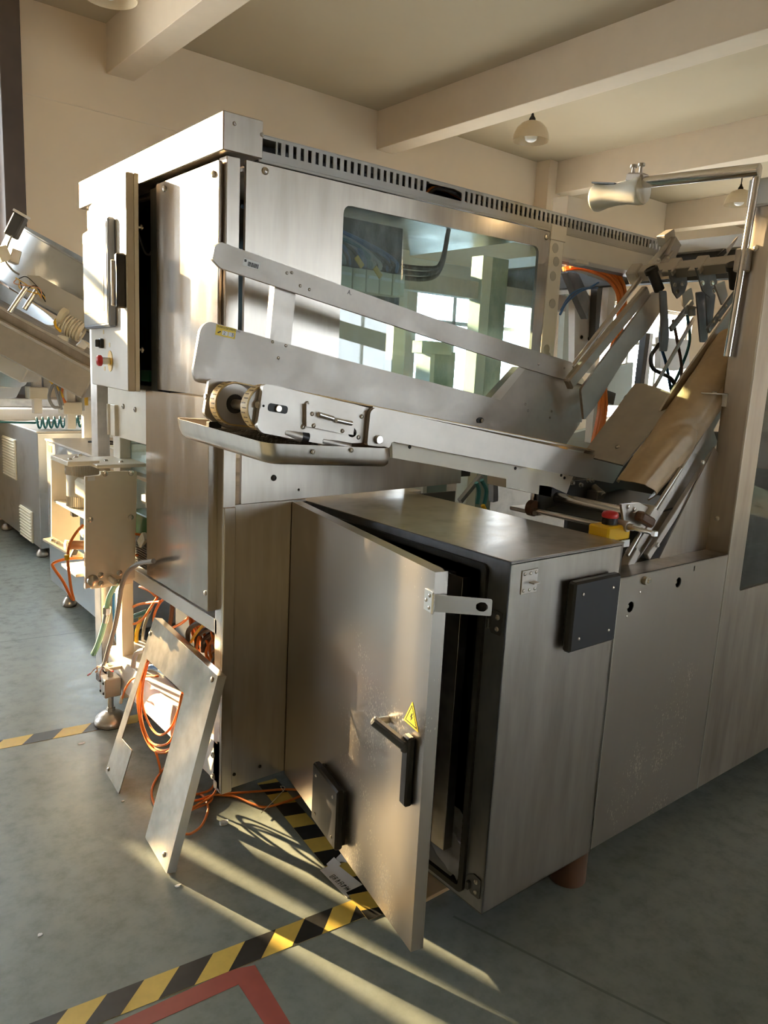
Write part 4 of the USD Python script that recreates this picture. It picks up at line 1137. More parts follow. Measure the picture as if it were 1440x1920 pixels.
U.part('wall_bracket', join(box(1.30, 1.37, wa_[1] - .01, wa_[1] + .045, wa_[2] - .012, wa_[2] - .008, .001), box(1.366, 1.370, wa_[1] - .01, wa_[1] + .045, wa_[2] - .05, wa_[2] - .008, .001)), 'white_paint')
U.part('wall_bracket_bolt', dome_bolt((1.33, wa_[1] + .015, wa_[2] - .008), (0, 0, 1), .008), 'bolt')
for p in [(1.2793, -0.812, 1.2628), (1.0696, -0.812, 1.0118)]:
    U.part('bolt', hex_bolt(p, (0, -1, 0), .007), 'bolt')
cbk = (1.0082, -0.78, 1.1038)
U.part('carriage', bar(np.array(cbk) - .02 * rd - Yv * .0, np.array(cbk) + .035 * rd, .085, .040, up=nv_, b=.003), 'aluminium', label='aluminium carriage block')
U.part('carriage_plate', plate('y', -.806, -.798, [(0.864, 1.1538), (0.9567, 1.1522), (1.0616, 1.1149), (1.0465, 1.0742), (0.955, 1.074), (0.8921, 1.0878)]), 'aluminium')
for p in [(0.8981, -0.807, 1.1446), (0.9301, -0.807, 1.1343)]:
    U.part('bolt', hex_bolt(p, (0, -1, 0), .006), 'bolt')
U.part('bronze_block', bar((0.9193, -0.83, 1.1215), (0.9925, -0.83, 1.0912), .03, .03, b=.006), 'brown_pipe')
U.part('side_wall', plate('y', -.815, -.811, [(1.0805, 0.9593), (1.369, 0.9656), (1.3705, 1.2895), (1.3376, 1.3113)]), 'steel', label='steel side sheet under the bars')
U.part('foot_plate', box(.772, .80, -.86, -.80, .967, 1.06, .002), 'aluminium')
U.part('base_rail', bar((0.9141, -0.8, 0.9383), (0.9679, -0.8, 1.0066), .03, .03, up=nv_, b=.002), 'aluminium')
rx = (0.9532, -0.74, 1.1159)
rl = (0.919, -0.5206, 1.1224)
U.part('roller', cyl((rx[0], -.76, rx[2]), (rx[0], rx[1] + .285, rx[2] + .004), .017, 24, .003), 'steel_polished', label='thick polished roller')
ry = (0.851, -0.74, 1.0832)
U.part('roller', cyl((ry[0], -.78, ry[2]), (ry[0], ry[1] + .255, ry[2]), .0085, 18), 'steel_polished', label='thin polished rod')
U.part('roller_flange', cyl((ry[0], ry[1] + .240, ry[2] + .006), (ry[0], ry[1] + .262, ry[2] + .006), .026, 24), 'brown_pipe')
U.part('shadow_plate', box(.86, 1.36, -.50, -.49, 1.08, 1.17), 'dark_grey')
U.part('dark_sheet', extrude(rect(0, .42, 0, .30), (.90, -.78, 1.085), (1, 0, .10), (0, 1, 0), -.004), 'dark_grey', label='dark sheet behind the rollers')
th0, th1 = (0.8514, -0.83, 1.0971), (0.871, -0.9085, 1.0888)
tx = (0.8571, -0.83, 1.095)
te = (0.8437, -0.93, 1.0941)
U.part('handle_rod', cyl(tx, te, .0065, 16), 'steel_bright', label='chrome handle rod with a square end')
U.part('handle_end', bar(np.array(te) - (np.array(te) - np.array(tx)) * .02, np.array(te) + (np.array(te) - np.array(tx)) * .10, .015, .015, b=.001), 'steel_bright')
U.part('handle_hub', join(cyl(np.array(tx) + (0, .03, 0), np.array(tx) + (0, -.012, 0), .016, 18), cyl(np.array(tx) + (0, -.012, 0), np.array(tx) + (0, -.03, 0), .010, 16)), 'aluminium')

# emergency stop box at the back corner of the cabinet
ex, ez = (0.8251, -0.8, 1.0779)[0], (0.8251, -0.8, 1.0779)[2]
ES = Thing('emergency_stop', 'yellow emergency stop box with a red mushroom button at the rear corner of the cabinet', 'switch', (ex, -.80, 1.069))
ES.part('box', box(ex - .054, ex + .056, -.835, -.765, ez - .024, ez + .020, .005), 'yellow_plastic')
ES.part('label', box(ex - .02, ex + .054, -.837, -.8345, ez - .045, ez - .024, .0005), 'label_white')
ES.part('mount', box(ex - .05, ex + .05, -.83, -.77, 1.0705, ez - .022, .002), 'aluminium')
ES.part('collar', cyl((ex - .002, -.80, ez + .019), (ex - .002, -.80, ez + .040), .022, 24), 'black_plastic')
ES.part('button', lathe((ex - .002, -.80, ez + .038), (0, 0, 1), [(.020, 0), (.024, .003), (.024, .012), (.020, .018), (.010, .021), (0, .0215)], 28), 'red_plastic', smooth=60)

# film arm with the white roller
AR = Thing('film_guide', 'chrome tube arm with a waisted white plastic roller at the top right', 'roller arm', (1.3, -.6, 1.55))
ax0, ax1 = np.array((1.33, -0.8468, 2.152)), np.array((1.33, -0.4479, 2.175))
AR.part('arm_tube', cyl(ax0, ax1, .0185, 24), 'steel_polished')
AR.part('upright_tube', cyl((1.345, ax0[1] + .012, ax0[2] + .01), (1.345, -.815, 1.60), .012, 16), 'steel_polished')
AR.part('upright_clamp', box(1.335, 1.372, -.84, -.80, 1.86, 1.93, .004), 'aluminium')
r0, r1 = np.array((1.33, -0.4531, 2.1503)), np.array((1.33, -0.2577, 2.149))
RLn = np.linalg.norm(r1 - r0); rdir = (r1 - r0) / RLn
AR.part('roller', lathe(r0, rdir, [(0, 0), (.044, 0), (.047, .006), (.046, .02), (.038, RLn * .35), (.036, RLn * .55), (.039, RLn * .75), (.047, RLn * .96), (.045, RLn), (.030, RLn + .002), (0, RLn + .002)], 36), 'white_plastic', smooth=60, label='waisted white plastic roller')
AR.part('roller_neck', cyl(ax1 + (0, -.01, 0), ax1 + (ax1 - ax0) * .08, .012, 16), 'dark_bolt')
cp = (1.33, -0.4255, 2.1887)
AR.part('clip', bar((1.33, cp[1] - .03, cp[2] - .002), (1.33, cp[1] + .035, cp[2] + .008), .05, .030, b=.006), 'aluminium')
for p in ((1.325, cp[1] - .012, cp[2] + .016), (1.33, cp[1] + .022, cp[2] + .018)):
    AR.part('clip_screw', cyl(p, (p[0], p[1], p[2] + .024), .006, 12), 'bolt')
    AR.part('clip_screw', cyl((p[0], p[1], p[2] + .022), (p[0], p[1], p[2] + .032), .012, 14), 'bolt')
bl = (1.33, -0.3006, 2.188)
AR.part('blade_plate', bar((1.33, bl[1] - .05, bl[2] - .006), (1.33, bl[1] + .05, bl[2] + .012), .05, .005, b=.001), 'galvanised')

# machinery inside the open bay
for nm, y_, pl, m_ in (('white_plate', .55, [(2.28, 1.963), (2.5097, 1.9444), (2.5183, 1.5456), (2.3381, 1.553)], 'white_paint'),
                       ('white_plate', .75, [(2.4581, 1.9705), (2.5846, 1.9889), (2.6177, 1.3579), (2.5002, 1.3565)], 'pale_green_paint'),
                       ('white_plate', .35, [(1.959, 2.0699), (2.3321, 2.037), (2.3291, 2.0029), (1.9647, 2.0317)], 'white_paint'),
                       ('arm_plate', .45, rounded([(2.0768, 2.0268), (2.1701, 2.0274), (2.2423, 1.957), (2.2796, 1.9184), (2.2789, 1.8116), (2.2002, 1.8898)], .01), 'galvanised'),
                       ('white_upright', .40, [(2.3628, 2.0357), (2.4264, 2.0429), (2.4285, 1.7132), (2.3684, 1.7095)], 'white_paint'),
                       ('dark_upright', .50, [(2.3939, 2.0535), (2.4966, 2.057), (2.4598, 1.715), (2.4224, 1.7127)], 'dark_grey'),
                       ('white_upright', .30, [(2.1967, 1.4226), (2.2634, 1.4508), (2.2731, 1.1783), (2.2031, 1.1934)], 'white_paint'),
                       ('machine_base', .42, [(2.1577, 1.2233), (2.4248, 1.2632), (2.435, 0.9721), (2.0968, 1.0447)], 'pale_green_paint'),
                       ('white_box', .70, [(3.3734, 1.7983), (3.7091, 1.7998), (3.7503, 1.6216), (3.5726, 1.5971), (3.4012, 1.6071)], 'white_paint'),
                       ('white_box', .80, [(3.0045, 1.5877), (3.2526, 1.6315), (3.274, 1.3623), (3.0164, 1.3593)], 'pale_green_paint')):
    M.part(nm, plate('y', y_ - .01, y_ + .03, pl), m_)
for p in [(2.3709, 0.54, 1.7317), (2.4368, 0.54, 1.7276), (2.4272, 0.54, 1.6705)]:
    M.part('bolt', dome_bolt(p, (0, -1, 0), .010), 'dark_bolt')
M.part('door_frame_post', bar((3.904, 1.15, 1.8605), (3.895, 1.15, 1.4237), .05, .05), 'black_paint')
M.part('door_frame_post', bar((3.9597, 1.16, 1.8644), (3.9649, 1.16, 1.4246), .05, .05), 'white_paint')
M.part('cable_clamp', bar((2.1824, 0.24, 1.4337), (2.2607, 0.24, 1.4193), .05, .06), 'dark_grey')
for k in range(6):
    M.part('gripper', box(1.52 + .02 * k, 1.53 + .02 * k, .25, .33, 1.245 + .01 * (k % 3), 1.30), ('bolt', 'dark_grey')[k % 2])
for k in range(18):
    a = rng.uniform(-1, 1); b = rng.uniform(-1, 1)
    o = np.array([.020 * a, .02 * b, .022 * a])
    M.part('orange_cable', tube([np.array(q_) + o * w for q_, w in zip([(1.7289, 0.14, 2.0065), (1.8253, 0.14, 2.0184), (1.9447, 0.14, 2.0099), (2.0482, 0.14, 1.9796), (2.119, 0.14, 1.915), (2.1326, 0.14, 1.7941), (2.0995, 0.14, 1.6435), (2.0474, 0.14, 1.5043), (2.0626, 0.14, 1.3662), (2.0376, 0.14, 1.2132)], (1.6, 1.4, 1.2, 1, .8, .8, .8, .6, .9, 1))], .0065, 6, 5), 'orange_cable')
for k in range(3):
    M.part('cable_plug', cyl((1.7187, 0.15, 2.0127), (1.7868, 0.15, 2.0076), .012, 10) if k == 0 else cyl(np.array((1.7187, 0.15, 2.0127)) + (0, .02 * k, .015 * k), np.array((1.7868, 0.15, 2.0076)) + (0, .02 * k, .012 * k), .012, 10), 'black_plastic')
M.part('blue_hose', tube([(1.7556, 0.2, 1.7887), (1.793, 0.2, 1.8432), (1.8737, 0.2, 1.8979), (1.96, 0.2, 1.9305), (2.013, 0.2, 1.9552)], .0055, 8), 'blue_hose')
M.part('blue_hose', tube([(1.7852, 0.22, 1.8104), (1.8365, 0.22, 1.8786), (1.9168, 0.22, 1.9174), (2.0359, 0.22, 1.9346)], .0055, 8), 'blue_hose')
M.part('blue_hose', tube([(1.2863, 0.1, 1.4068), (1.3009, 0.1, 1.4461), (1.33, 0.1, 1.4729), (1.3669, 0.1, 1.4915)], .010, 8), 'blue_hose')
for k in range(9):
    a = k / 8
    M.part('air_hose', tube([np.array(q_) + (0, .03 * (k % 3), 0) for q_ in ([(2.1853, -0.1, 1.7937), (2.2415, -0.1, 1.7025), (2.305, -0.1, 1.5841), (2.3049, -0.1, 1.4602)], [(2.3512, -0.1, 1.8311), (2.3984, -0.1, 1.7123), (2.3516, -0.1, 1.586), (2.2901, -0.1, 1.4847)], [(2.2308, -0.08, 1.8216), (2.2301, -0.08, 1.7017), (2.2966, -0.08, 1.6078), (2.3741, -0.08, 1.4731)])[k % 3]] if True else [], .0075, 6), ('blue_hose', 'blue_hose', 'brown_pipe', 'teal_hose')[k % 4])
M.part('black_hose', tube([(2.0952, -0.1, 1.6816), (2.0427, -0.1, 1.6247), (2.0659, -0.1, 1.5741), (2.1397, -0.1, 1.5532), (2.2246, -0.1, 1.532), (2.2901, -0.1, 1.4847)], .009, 8), 'black_cable')
# things under the conveyor, above the cabinet top
M.part('blue_hose', tube([(1.3456, -0.3, 1.0568), (1.4268, -0.3, 1.0726), (1.5298, -0.3, 1.0814), (1.6003, -0.3, 1.0904)], .008, 8), 'blue_hose')
for q_ in ([(1.1107, 0.02, 1.0845), (1.1292, 0.02, 1.0514), (1.1257, 0.02, 0.9977)], [(1.1399, 0.02, 1.0937), (1.1721, 0.02, 1.0488), (1.1656, 0.02, 0.9949)]):
    M.part('teal_hose', tube(q_, .009, 8), 'teal_hose')
M.part('strut', bar((1.0561, 0.05, 1.0082), (1.1665, 0.05, 1.1055), .02, .02), 'galvanised')
M.part('strut', bar((1.3499, 0.15, 1.0531), (1.359, 0.15, 0.9712), .03, .03), 'galvanised')
M.part('bay_back', box(.99, 1.36, .30, .31, 1.06, 1.25), 'black_paint')
M.part('cable_tip', cyl((1.1568, 0.02, 0.9911), (1.1748, 0.02, 0.9657), .009, 10), 'yellow_plastic')
WB = (4.1954, 2.2, 2.9689)
single('white_duct', box(WB[0] - .085, WB[0] + .085, 2.12, 2.28, 0, WB[2], .004), 'wall', 'pale square duct rising behind the slotted rail near the right pillar', 'duct')

# ---------------------------------------------------------------- operator panel door at the left end
PD = Thing('operator_panel', 'pale operator panel door with a touch screen, black switch and red emergency button', 'control panel', (-.05, .83, 1.39))
H0 = np.array([-.012, 1.14, 0]); H1 = np.array([-.09, .528, 0])
hd = (H1 - H0) / np.linalg.norm(H1 - H0); HWd = float(np.linalg.norm(H1 - H0)); hn = np.array([hd[1], -hd[0], 0]); hn = hn if hn[0] < 0 else -hn


def pbox(u0, u1, z0, z1, o0, o1, b=.003):
    """Box on the panel door: u from the hinge, o outwards from its face."""
    s, f = _bevelled(abs(u1 - u0) / 2, (z1 - z0) / 2, abs(o1 - o0) / 2, b)
    c = H0 + hd * (u0 + u1) / 2 + zv * (z0 + z1) / 2 + hn * (o0 + o1) / 2
    return s[:, :1] * hd + s[:, 1:2] * zv + s[:, 2:] * hn + c, (f if np.cross(hd, zv) @ hn > 0 else f[:, ::-1])


def pu(p):
    p = np.asarray(p) - H0
    return float(p @ hd), float(p[2])


def pat(u, z, o=0.0):
    return H0 + hd * u + zv * z + hn * o


PD.part('door_plate', pbox(0, HWd, 1.388, 2.094, -.026, 0), 'panel_paint', label='pale door plate')
bz0, bz1 = pu((-0.0721, 0.6684, 1.6055)), pu((-0.0729, 0.6619, 1.9767))
bl_ = pu((-0.0136, 1.1272, 1.6175))
U0, U1, Z0, Z1 = bl_[0], bz0[0] - .012, bz0[1], bz1[1] - .004
PB = PD.part('screen_bezel', pbox(U0, U1, Z0, Z1, 0, .028, .010), 'panel_grey', label='grey touch screen bezel')
PD.part('bezel_face', pbox(U0 + .012, U1 - .012, Z0 + .012, Z1 - .012, .027, .030, .001), 'bezel_face', PB)
PD.part('blue_strip', pbox(U0 + .014, U1 - .014, Z1 - .045, Z1 - .018, .030, .0306, .0002), 'panel_blue', PB)
PD.part('screen', pbox(U0 + .030, U1 - .060, Z0 + .055, Z1 - .055, .030, .031, .0003), 'screen_film', PB, label='screen under yellowed film')
hb = pu((-0.0767, 0.6326, 1.6641)); ht = pu((-0.078, 0.6224, 1.8401))
PH = PD.part('handle', pbox(HWd - .050, HWd - .012, hb[1], ht[1], 0, .030, .004), 'black_plastic', label='black door handle')
PD.part('handle_bar', pbox(HWd - .056, HWd - .046, hb[1] + .006, ht[1] - .02, .030, .040, .002), 'steel_bright', PH)
sw = pu((-0.04, 0.9205, 1.5495))
PD.part('switch', pbox(sw[0] - .018, sw[0] + .018, sw[1] - .018, sw[1] + .018, 0, .014, .003), 'black_plastic', label='black rotary switch')
PD.part('switch_knob', pbox(sw[0] - .006, sw[0] + .006, sw[1] - .014, sw[1] + .014, .014, .028, .002), 'dark_grey')
es = pu((-0.0558, 0.796, 1.4856))
PD.part('button_collar', lathe(pat(es[0], es[1]), hn, [(.038, 0), (.038, .002), (0, .002)], 32), 'yellow_plastic', label='yellow button disc')
PD.part('button_stem', cyl(pat(es[0], es[1], .002), pat(es[0], es[1], .032), .013, 20), 'steel_bright')
PD.part('button', lathe(pat(es[0], es[1], .030), hn, [(.017, 0), (.020, .003), (.020, .012), (.015, .018), (0, .019)], 28), 'red_plastic', smooth=60, label='red mushroom button')
for p in [(-0.05, 0.9063, 1.5923), (-0.05, 0.8046, 1.5436), (-0.05, 0.8956, 1.4559)]:
    u, z = pu(p)
    PD.part('tag', pbox(u - .010, u + .010, z - .008, z + .008, 0, .0008, .0002), 'belt_yellow')
for z in (1.53, 1.93):
    PD.part('latch_stud', join(cyl(pat(HWd - .02, z, -.026), pat(HWd - .02, z, -.06), .004, 10), cyl(pat(HWd - .02, z, -.05), pat(HWd - .02, z, -.056), .010, 12)), 'bolt')
PD.part('door_frame', join(pbox(HWd - .006, HWd, 1.388, 2.094, -.040, -.026, .001), pbox(0, HWd, 1.388, 1.394, -.040, -.026, .001), pbox(0, HWd, 2.088, 2.094, -.040, -.026, .001)), 'cream_paint')

# ---------------------------------------------------------------- drive unit bolted to the left end
G = Thing('drive_unit', 'cream drive unit with ribbed motor and thick mounting plates on the machine end', 'motor unit', (-.1, .9, .66))
fpz = [(-0.1881, 1.0758), (-0.1695, 1.0768), (-0.1354, 1.0791), (-0.1333, 1.0926), (0.0, 1.087), (-0.0121, 0.6797), (-0.1969, 0.662)]
GP = G.part('front_plate', plate('y', .69, .704, fpz), 'cream_paint', label='big cream front plate with bolts')
for p in [(-0.1181, 0.69, 1.0842), (-0.0222, 0.69, 1.0819), (-0.1745, 0.69, 0.9192), (-0.026, 0.69, 0.915), (-0.1401, 0.69, 0.7071), (-0.1407, 0.69, 0.6744), (-0.0709, 0.69, 0.7062), (-0.0713, 0.69, 0.6731)]:
    G.part('bolt', dome_bolt(p, (0, -1, 0), .011), 'bolt', GP)
G.part('bolt', lathe((-0.1714, 0.69, 0.6909), (0, -1, 0), [(.022, 0), (.020, .010), (.012, .016), (0, .017)], 20), 'bolt', GP)
G.part('pin', cyl((-0.1109, 0.69, 0.6929), np.array((-0.0953, 0.69, 0.6785)) - Yv * .03, .011, 14), 'bolt', GP)
G.part('label', plate('y', .6890, .6898, [(-0.1807, 1.0735), (-0.1545, 1.0742), (-0.1547, 1.0606), (-0.181, 1.06)]), 'label_white', GP)
G.part('rear_plate', plate('y', 1.10, 1.112, [(-0.1891, 1.0851), (-0.0796, 1.0924), (-0.0874, 0.7438), (-0.1684, 0.7186), (-0.1982, 0.7618)]), 'cream_paint')
gx, gy = -.125, .93
zt, zb = (-0.148, 0.93, 1.0942)[2], (-0.1519, 0.93, 0.9279)[2]
hz = zt - zb


def ribbed(z0, z1, r, n=48, d=.0025):
    a = np.arange(n * 2) * math.pi / n
    poly = [((r - d * (k % 2)) * math.cos(t), (r - d * (k % 2)) * math.sin(t)) for k, t in enumerate(a)]
    return extrude([(gx + x, gy + y) for x, y in poly], (0, 0, z0), (1, 0, 0), (0, 1, 0), z1 - z0)


G.part('motor_ring', ribbed(zt - hz * .26, zt, .062), 'motor_grey', label='ribbed upper motor ring')
G.part('motor_body', cyl((gx, gy, zb + hz * .24), (gx, gy, zt - hz * .26), .058, 40), 'motor_grey', label='motor body')
G.part('motor_ring', ribbed(zb, zb + hz * .24, .060), 'motor_grey', label='ribbed lower motor ring')
G.part('terminal_cover', box(gx - .045, gx + .06, .745, .885, zb + hz * .28, zt - hz * .28, .012), 'cream_plastic', label='rounded cream terminal cover')
G.part('shelf', box(-.185, -.01, .72, 1.10, zb - .014, zb - .003), 'cream_paint')
G.part('sensor', box(-.165, -.14, .93, .96, zb - .045, zb - .016, .003), 'black_plastic')
G.part('pulley_bracket', extrude(rounded([(-.17, .80), (-.10, .74), (.0, .74), (.0, .95), (-.14, .95)], .02), (0, 0, zb - .10), (1, 0, 0), (0, 1, 0), .012), 'cream_paint')
G.part('pulley_bracket', box(-.10, 0, .82, .94, zb - .085, zb - .03, .004), 'motor_grey')
G.part('bracket_hole', cyl((-.10, .85, zb - .0875), (-.10, .85, zb - .083), .024, 24), 'ink')
fa0, fa1 = np.array((-0.2388, 1.0, 0.7908)), np.array((-0.176, 0.8, 0.7534))
G.part('flat_arm', bar(fa0, fa1, .045, .010), 'cream_paint', label='flat cream arm reaching out to the left')
for k in (.15, .3, .8):
    G.part('bolt', hex_bolt(fa0 + (fa1 - fa0) * k + zv * .005, (0, 0, 1), .008), 'bolt')
zl = (-0.2137, 0.82, 0.7119)[2]
G.part('lower_plate', box(-.22, -.005, .72, .90, zl - .012, zl), 'cream_paint')
G.part('lower_block', box(-.16, .0, .74, .82, zl - .07, zl - .012), 'cream_paint')
G.part('spindle', cyl((-0.2287, 0.8, 0.8065), (-0.1655, 0.78, 0.804), .017, 18), 'brown_pipe')
G.part('spindle_nut', cyl((-0.2325, 0.8, 0.8069), (-0.2192, 0.8, 0.8054), .021, 6), 'cream_paint')
G.part('black_link', bar((-0.1887, 0.82, 0.7815), (-0.2051, 0.82, 0.7461), .014, .018), 'black_plastic')
TPz = (-0.1351, 0.92, 1.0991)[2]
G.part('top_plate', box(-.215, -.10, .80, 1.02, TPz + .0, TPz + .018), 'cream_paint', label='sunlit top plate')
G.part('top_bar', box(-.13, .055, .74, .99, TPz - .003, TPz + .010), 'cream_paint')
for q_ in ((-.19, .86), (-.15, .92), (-.06, .85), (-.02, .80), (-.12, .97)):
    G.part('bolt', hex_bolt((q_[0], q_[1], TPz + (.018 if q_[0] < -.1 else .010)), (0, 0, 1), .007), 'bolt')
# gearbox behind the plate
G.part('gear_drum', cyl((.02, .60, .985), (.40, .60, .985), .062, 32), 'motor_grey', label='horizontal grey drum')
G.part('green_block', box(.01, .30, .56, .80, .84, .925, .004), 'green_plastic', label='dark green housing')
G.part('black_box', box(.02, .30, .57, .85, .73, .83, .003), 'black_plastic')
fins = [box(-.012 + .0, .040, .58, .68, .735 + .009 * k, .740 + .009 * k, .0008) for k in range(10)]
G.part('cooling_fins', join(box(-.006, .036, .585, .675, .735, .825, .002), *fins), 'galvanised', label='finned motor end')
G.part('connector', bar((-0.01, 0.6386, 0.8218), (-0.01, 0.5911, 0.8619), .02, .035, b=.004), 'white_plastic')
G.part('motor_cable', tube([(-0.0197, 0.66, 0.8571), (0.0231, 0.66, 0.8468), (0.0501, 0.66, 0.8504)], .005, 6), 'orange_cable')
G.part('motor_cable', tube([(-0.0205, 0.66, 0.7752), (0.0226, 0.66, 0.7724), (0.0538, 0.66, 0.7605)], .005, 6), 'orange_cable')
G.part('orange_cable', tube([(-0.1962, 0.7, 0.8995), (-0.2231, 0.7, 0.8705), (-0.2473, 0.69, 0.8357), (-0.2558, 0.69, 0.7875), (-0.252, 0.69, 0.7178), (-0.2459, 0.69, 0.661), (-0.2393, 0.69, 0.6278), (-0.2473, 0.7, 0.6384), (-0.2661, 0.72, 0.6922), (-0.2923, 0.74, 0.7427), (-0.2892, 0.75, 0.7559), (-0.2612, 0.75, 0.7646), (-0.2236, 0.75, 0.7662), (-0.1855, 0.75, 0.7638)], .0052, 8), 'orange_cable')
G.part('cable_tie', cyl((-0.2607, 0.685, 0.799), (-0.2593, 0.685, 0.7792), .009, 12), 'yellow_plastic')
G.part('mint_hose', tube([(-0.06, 0.7334, 0.6606), (-0.06, 0.7933, 0.6155), (-0.06, 0.8436, 0.563), (-0.06, 0.8705, 0.5114)], .010, 8), 'mint_hose')

# ---------------------------------------------------------------- hoses hanging at the left end
HZ = Thing('mint_hose', 'mint green hose with a chrome coupling hanging beside the machine foot', 'hose', (-.06, .8, .3))
HZ.part('hose', tube([(-0.06, 0.8853, 0.4625), (-0.06, 0.94, 0.3824), (-0.06, 0.996, 0.3137), (-0.06, 1.0459, 0.2642)], .011, 10), 'mint_hose')
HZ.part('coupling', join(cyl((-0.06, 0.8638, 0.5221), (-0.06, 0.8714, 0.4934), .016, 6), cyl((-0.06, 0.8714, 0.4934), (-0.06, 0.8921, 0.4515), .012, 16)), 'steel_bright')
HG_ = Thing('grey_hose', 'grey sleeved cable hanging in a loop, ending in loose wires with red tips', 'cable', (-.05, .8, .3))
HG_.part('sleeve', tube([(-0.07, 0.3634, 0.8265), (-0.07, 0.4889, 0.7899), (-0.07, 0.604, 0.731), (-0.07, 0.6719, 0.6568), (-0.07, 0.7092, 0.5629), (-0.07, 0.7595, 0.4623), (-0.07, 0.8238, 0.3649), (-0.07, 0.8639, 0.2997)], .0085, 10), 'grey_hose')
HG_.part('end_ferrule', cyl((-0.07, 0.8571, 0.3111), (-0.07, 0.8974, 0.2608), .008, 12), 'steel_bright')
for k, (q_, m_) in enumerate((((-0.07, 1.0547, 0.1748), 'red_plastic'), ((-0.07, 0.8033, 0.2778), 'red_plastic'), ((-0.07, 0.9212, 0.1735), 'red_plastic'), ((-0.08, 0.9402, 0.2294), 'copper'))):
    s0 = np.array((-0.07, 0.8974, 0.2608))
    HG_.part('wire', tube([s0, (s0 + np.array(q_)) / 2 + (-.006, .004 * k, .008), q_], .0022, 6), 'copper' if k != 1 else 'black_cable')
    HG_.part('wire_tip', cyl(q_, np.array(q_) + (np.array(q_) - s0) * .25, .0036, 8), m_)
HG_.part('sleeve_block', bar((-0.055, 0.9916, 0.1869), (-0.055, 0.9197, 0.1893), .03, .034, b=.004), 'brown_pipe')

# ---------------------------------------------------------------- background cabinets, benches and bowl feeders on the left
def side_cabinet(label, x0, x1, y0, y1, z0, z1, vents, feet):
    t = Thing('side_cabinet', label, 'cabinet', ((x0 + x1) / 2, (y0 + y1) / 2, 0), 'side cabinets behind the machine')
    t.part('body', box(x0, x1, y0, y1, z0, z1, .004), 'cabinet_steel')
    t.part('lid', box(x0 - .008, x1, y0 - .008, y1, z1, z1 + .012, .003), 'white_paint')
    t.part('corner_sticker', box(x0 - .0015, x0, y1 - .12, y1 - .05, z1 - .06, z1 - .02, 0), 'label_yellow')
    for v0, v1, w0, w1 in vents:
        V_ = t.part('vent', box(x0 - .014, x0, v0, v1, w0, w1, .004), 'cream_plastic', label='cream louvred vent')
        n = max(4, int((w1 - w0) / .022))
        for k in range(n):
            z = w0 + (w1 - w0) * (k + .5) / n
            t.part('louvre', bar((x0 - .016, v0 + .01, z), (x0 - .016, v1 - .01, z), .010, .006, up=(-.5, 0, .8), b=.001), 'cream_plastic', V_)
    for p in feet:
        levelling_foot(t, (*p, 0), z0 + .02, .042, False, 'steel_matte')
    return t


def yz(p):
    return p[1], p[2]


v1a, v1b = (0.416, 4.6713, 0.5188), (0.416, 4.2788, 0.8342)
v2a, v2b = (0.416, 4.1918, 0.1046), (0.416, 3.8537, 0.3426)
side_cabinet('far stainless side cabinet with two cream vents, left of the machine', .416, 1.25, 3.67, 5.05, .10, .945, [(v1b[1], v1a[1], v1a[2], v1b[2]), (v2b[1], v2a[1], v2a[2], v2b[2])], [(.46, 4.9), (.47, 3.85)])
side_cabinet('nearer stainless side cabinet behind the drive unit, with cables on its lid', .240, 1.05, 1.65, 2.79, .11, .985, [], [(.285, 2.56), (.29, 1.75)])
EM = Thing('steel_bench', 'low grey steel bench standing behind the side cabinets, under the bowl feeders', 'bench', (.3, 5.0, 0))
bz = (0.7549, 4.8, 1.0474)[2]
EM.part('top', box(-.25, 1.3, 4.62, 5.2, bz - .09, bz, .004), 'white_paint')
EM.part('shelf_box', box(-.2, 1.25, 4.9, 5.2, bz, bz + .07, .004), 'steel_matte')
for q_ in ((-.2, 4.7), (-.2, 5.12), (1.2, 4.7), (1.2, 5.12)):
    EM.part('leg', box(q_[0], q_[0] + .05, q_[1], q_[1] + .05, 0, bz - .09, .003), 'white_paint')
EM.part('grey_board', plate('y', 5.0, 5.02, [(0.5458, 1.3666), (0.752, 1.3527), (0.7409, 1.1389), (0.5546, 1.1532)]), 'dark_grey')

imr = np.array([.8385, -.5449, 0])                 # to the right as seen along the hall
tl = math.radians(-27)
hx = imr * math.cos(tl) + zv * math.sin(tl)        # down the slope
hzv = -imr * math.sin(tl) + zv * math.cos(tl)      # across the slope, upwards
hyv = np.cross(hzv, hx)


def bowl_feeder(label, c, R, h):
    t = Thing('bowl_feeder', label, 'feeder', (c[0], c[1], c[2] - .6), 'bowl feeders')
    c = np.asarray(c, float)
    t.part('bowl', lathe(c, hzv, [(R * .97, 0), (R, .012), (R, h - .012), (R + .012, h - .006), (R + .012, h), (R - .008, h), (R - .012, .03), (0, .03), (0, 0)], 72), 'cabinet_steel', smooth=40)
    t.part('under_frame', bar(c - hx * R * .2 - hzv * .06, c + hx * R * .95 - hzv * .06, R * .5, .10, up=hzv, b=.006), 'grey_paint')
    return t


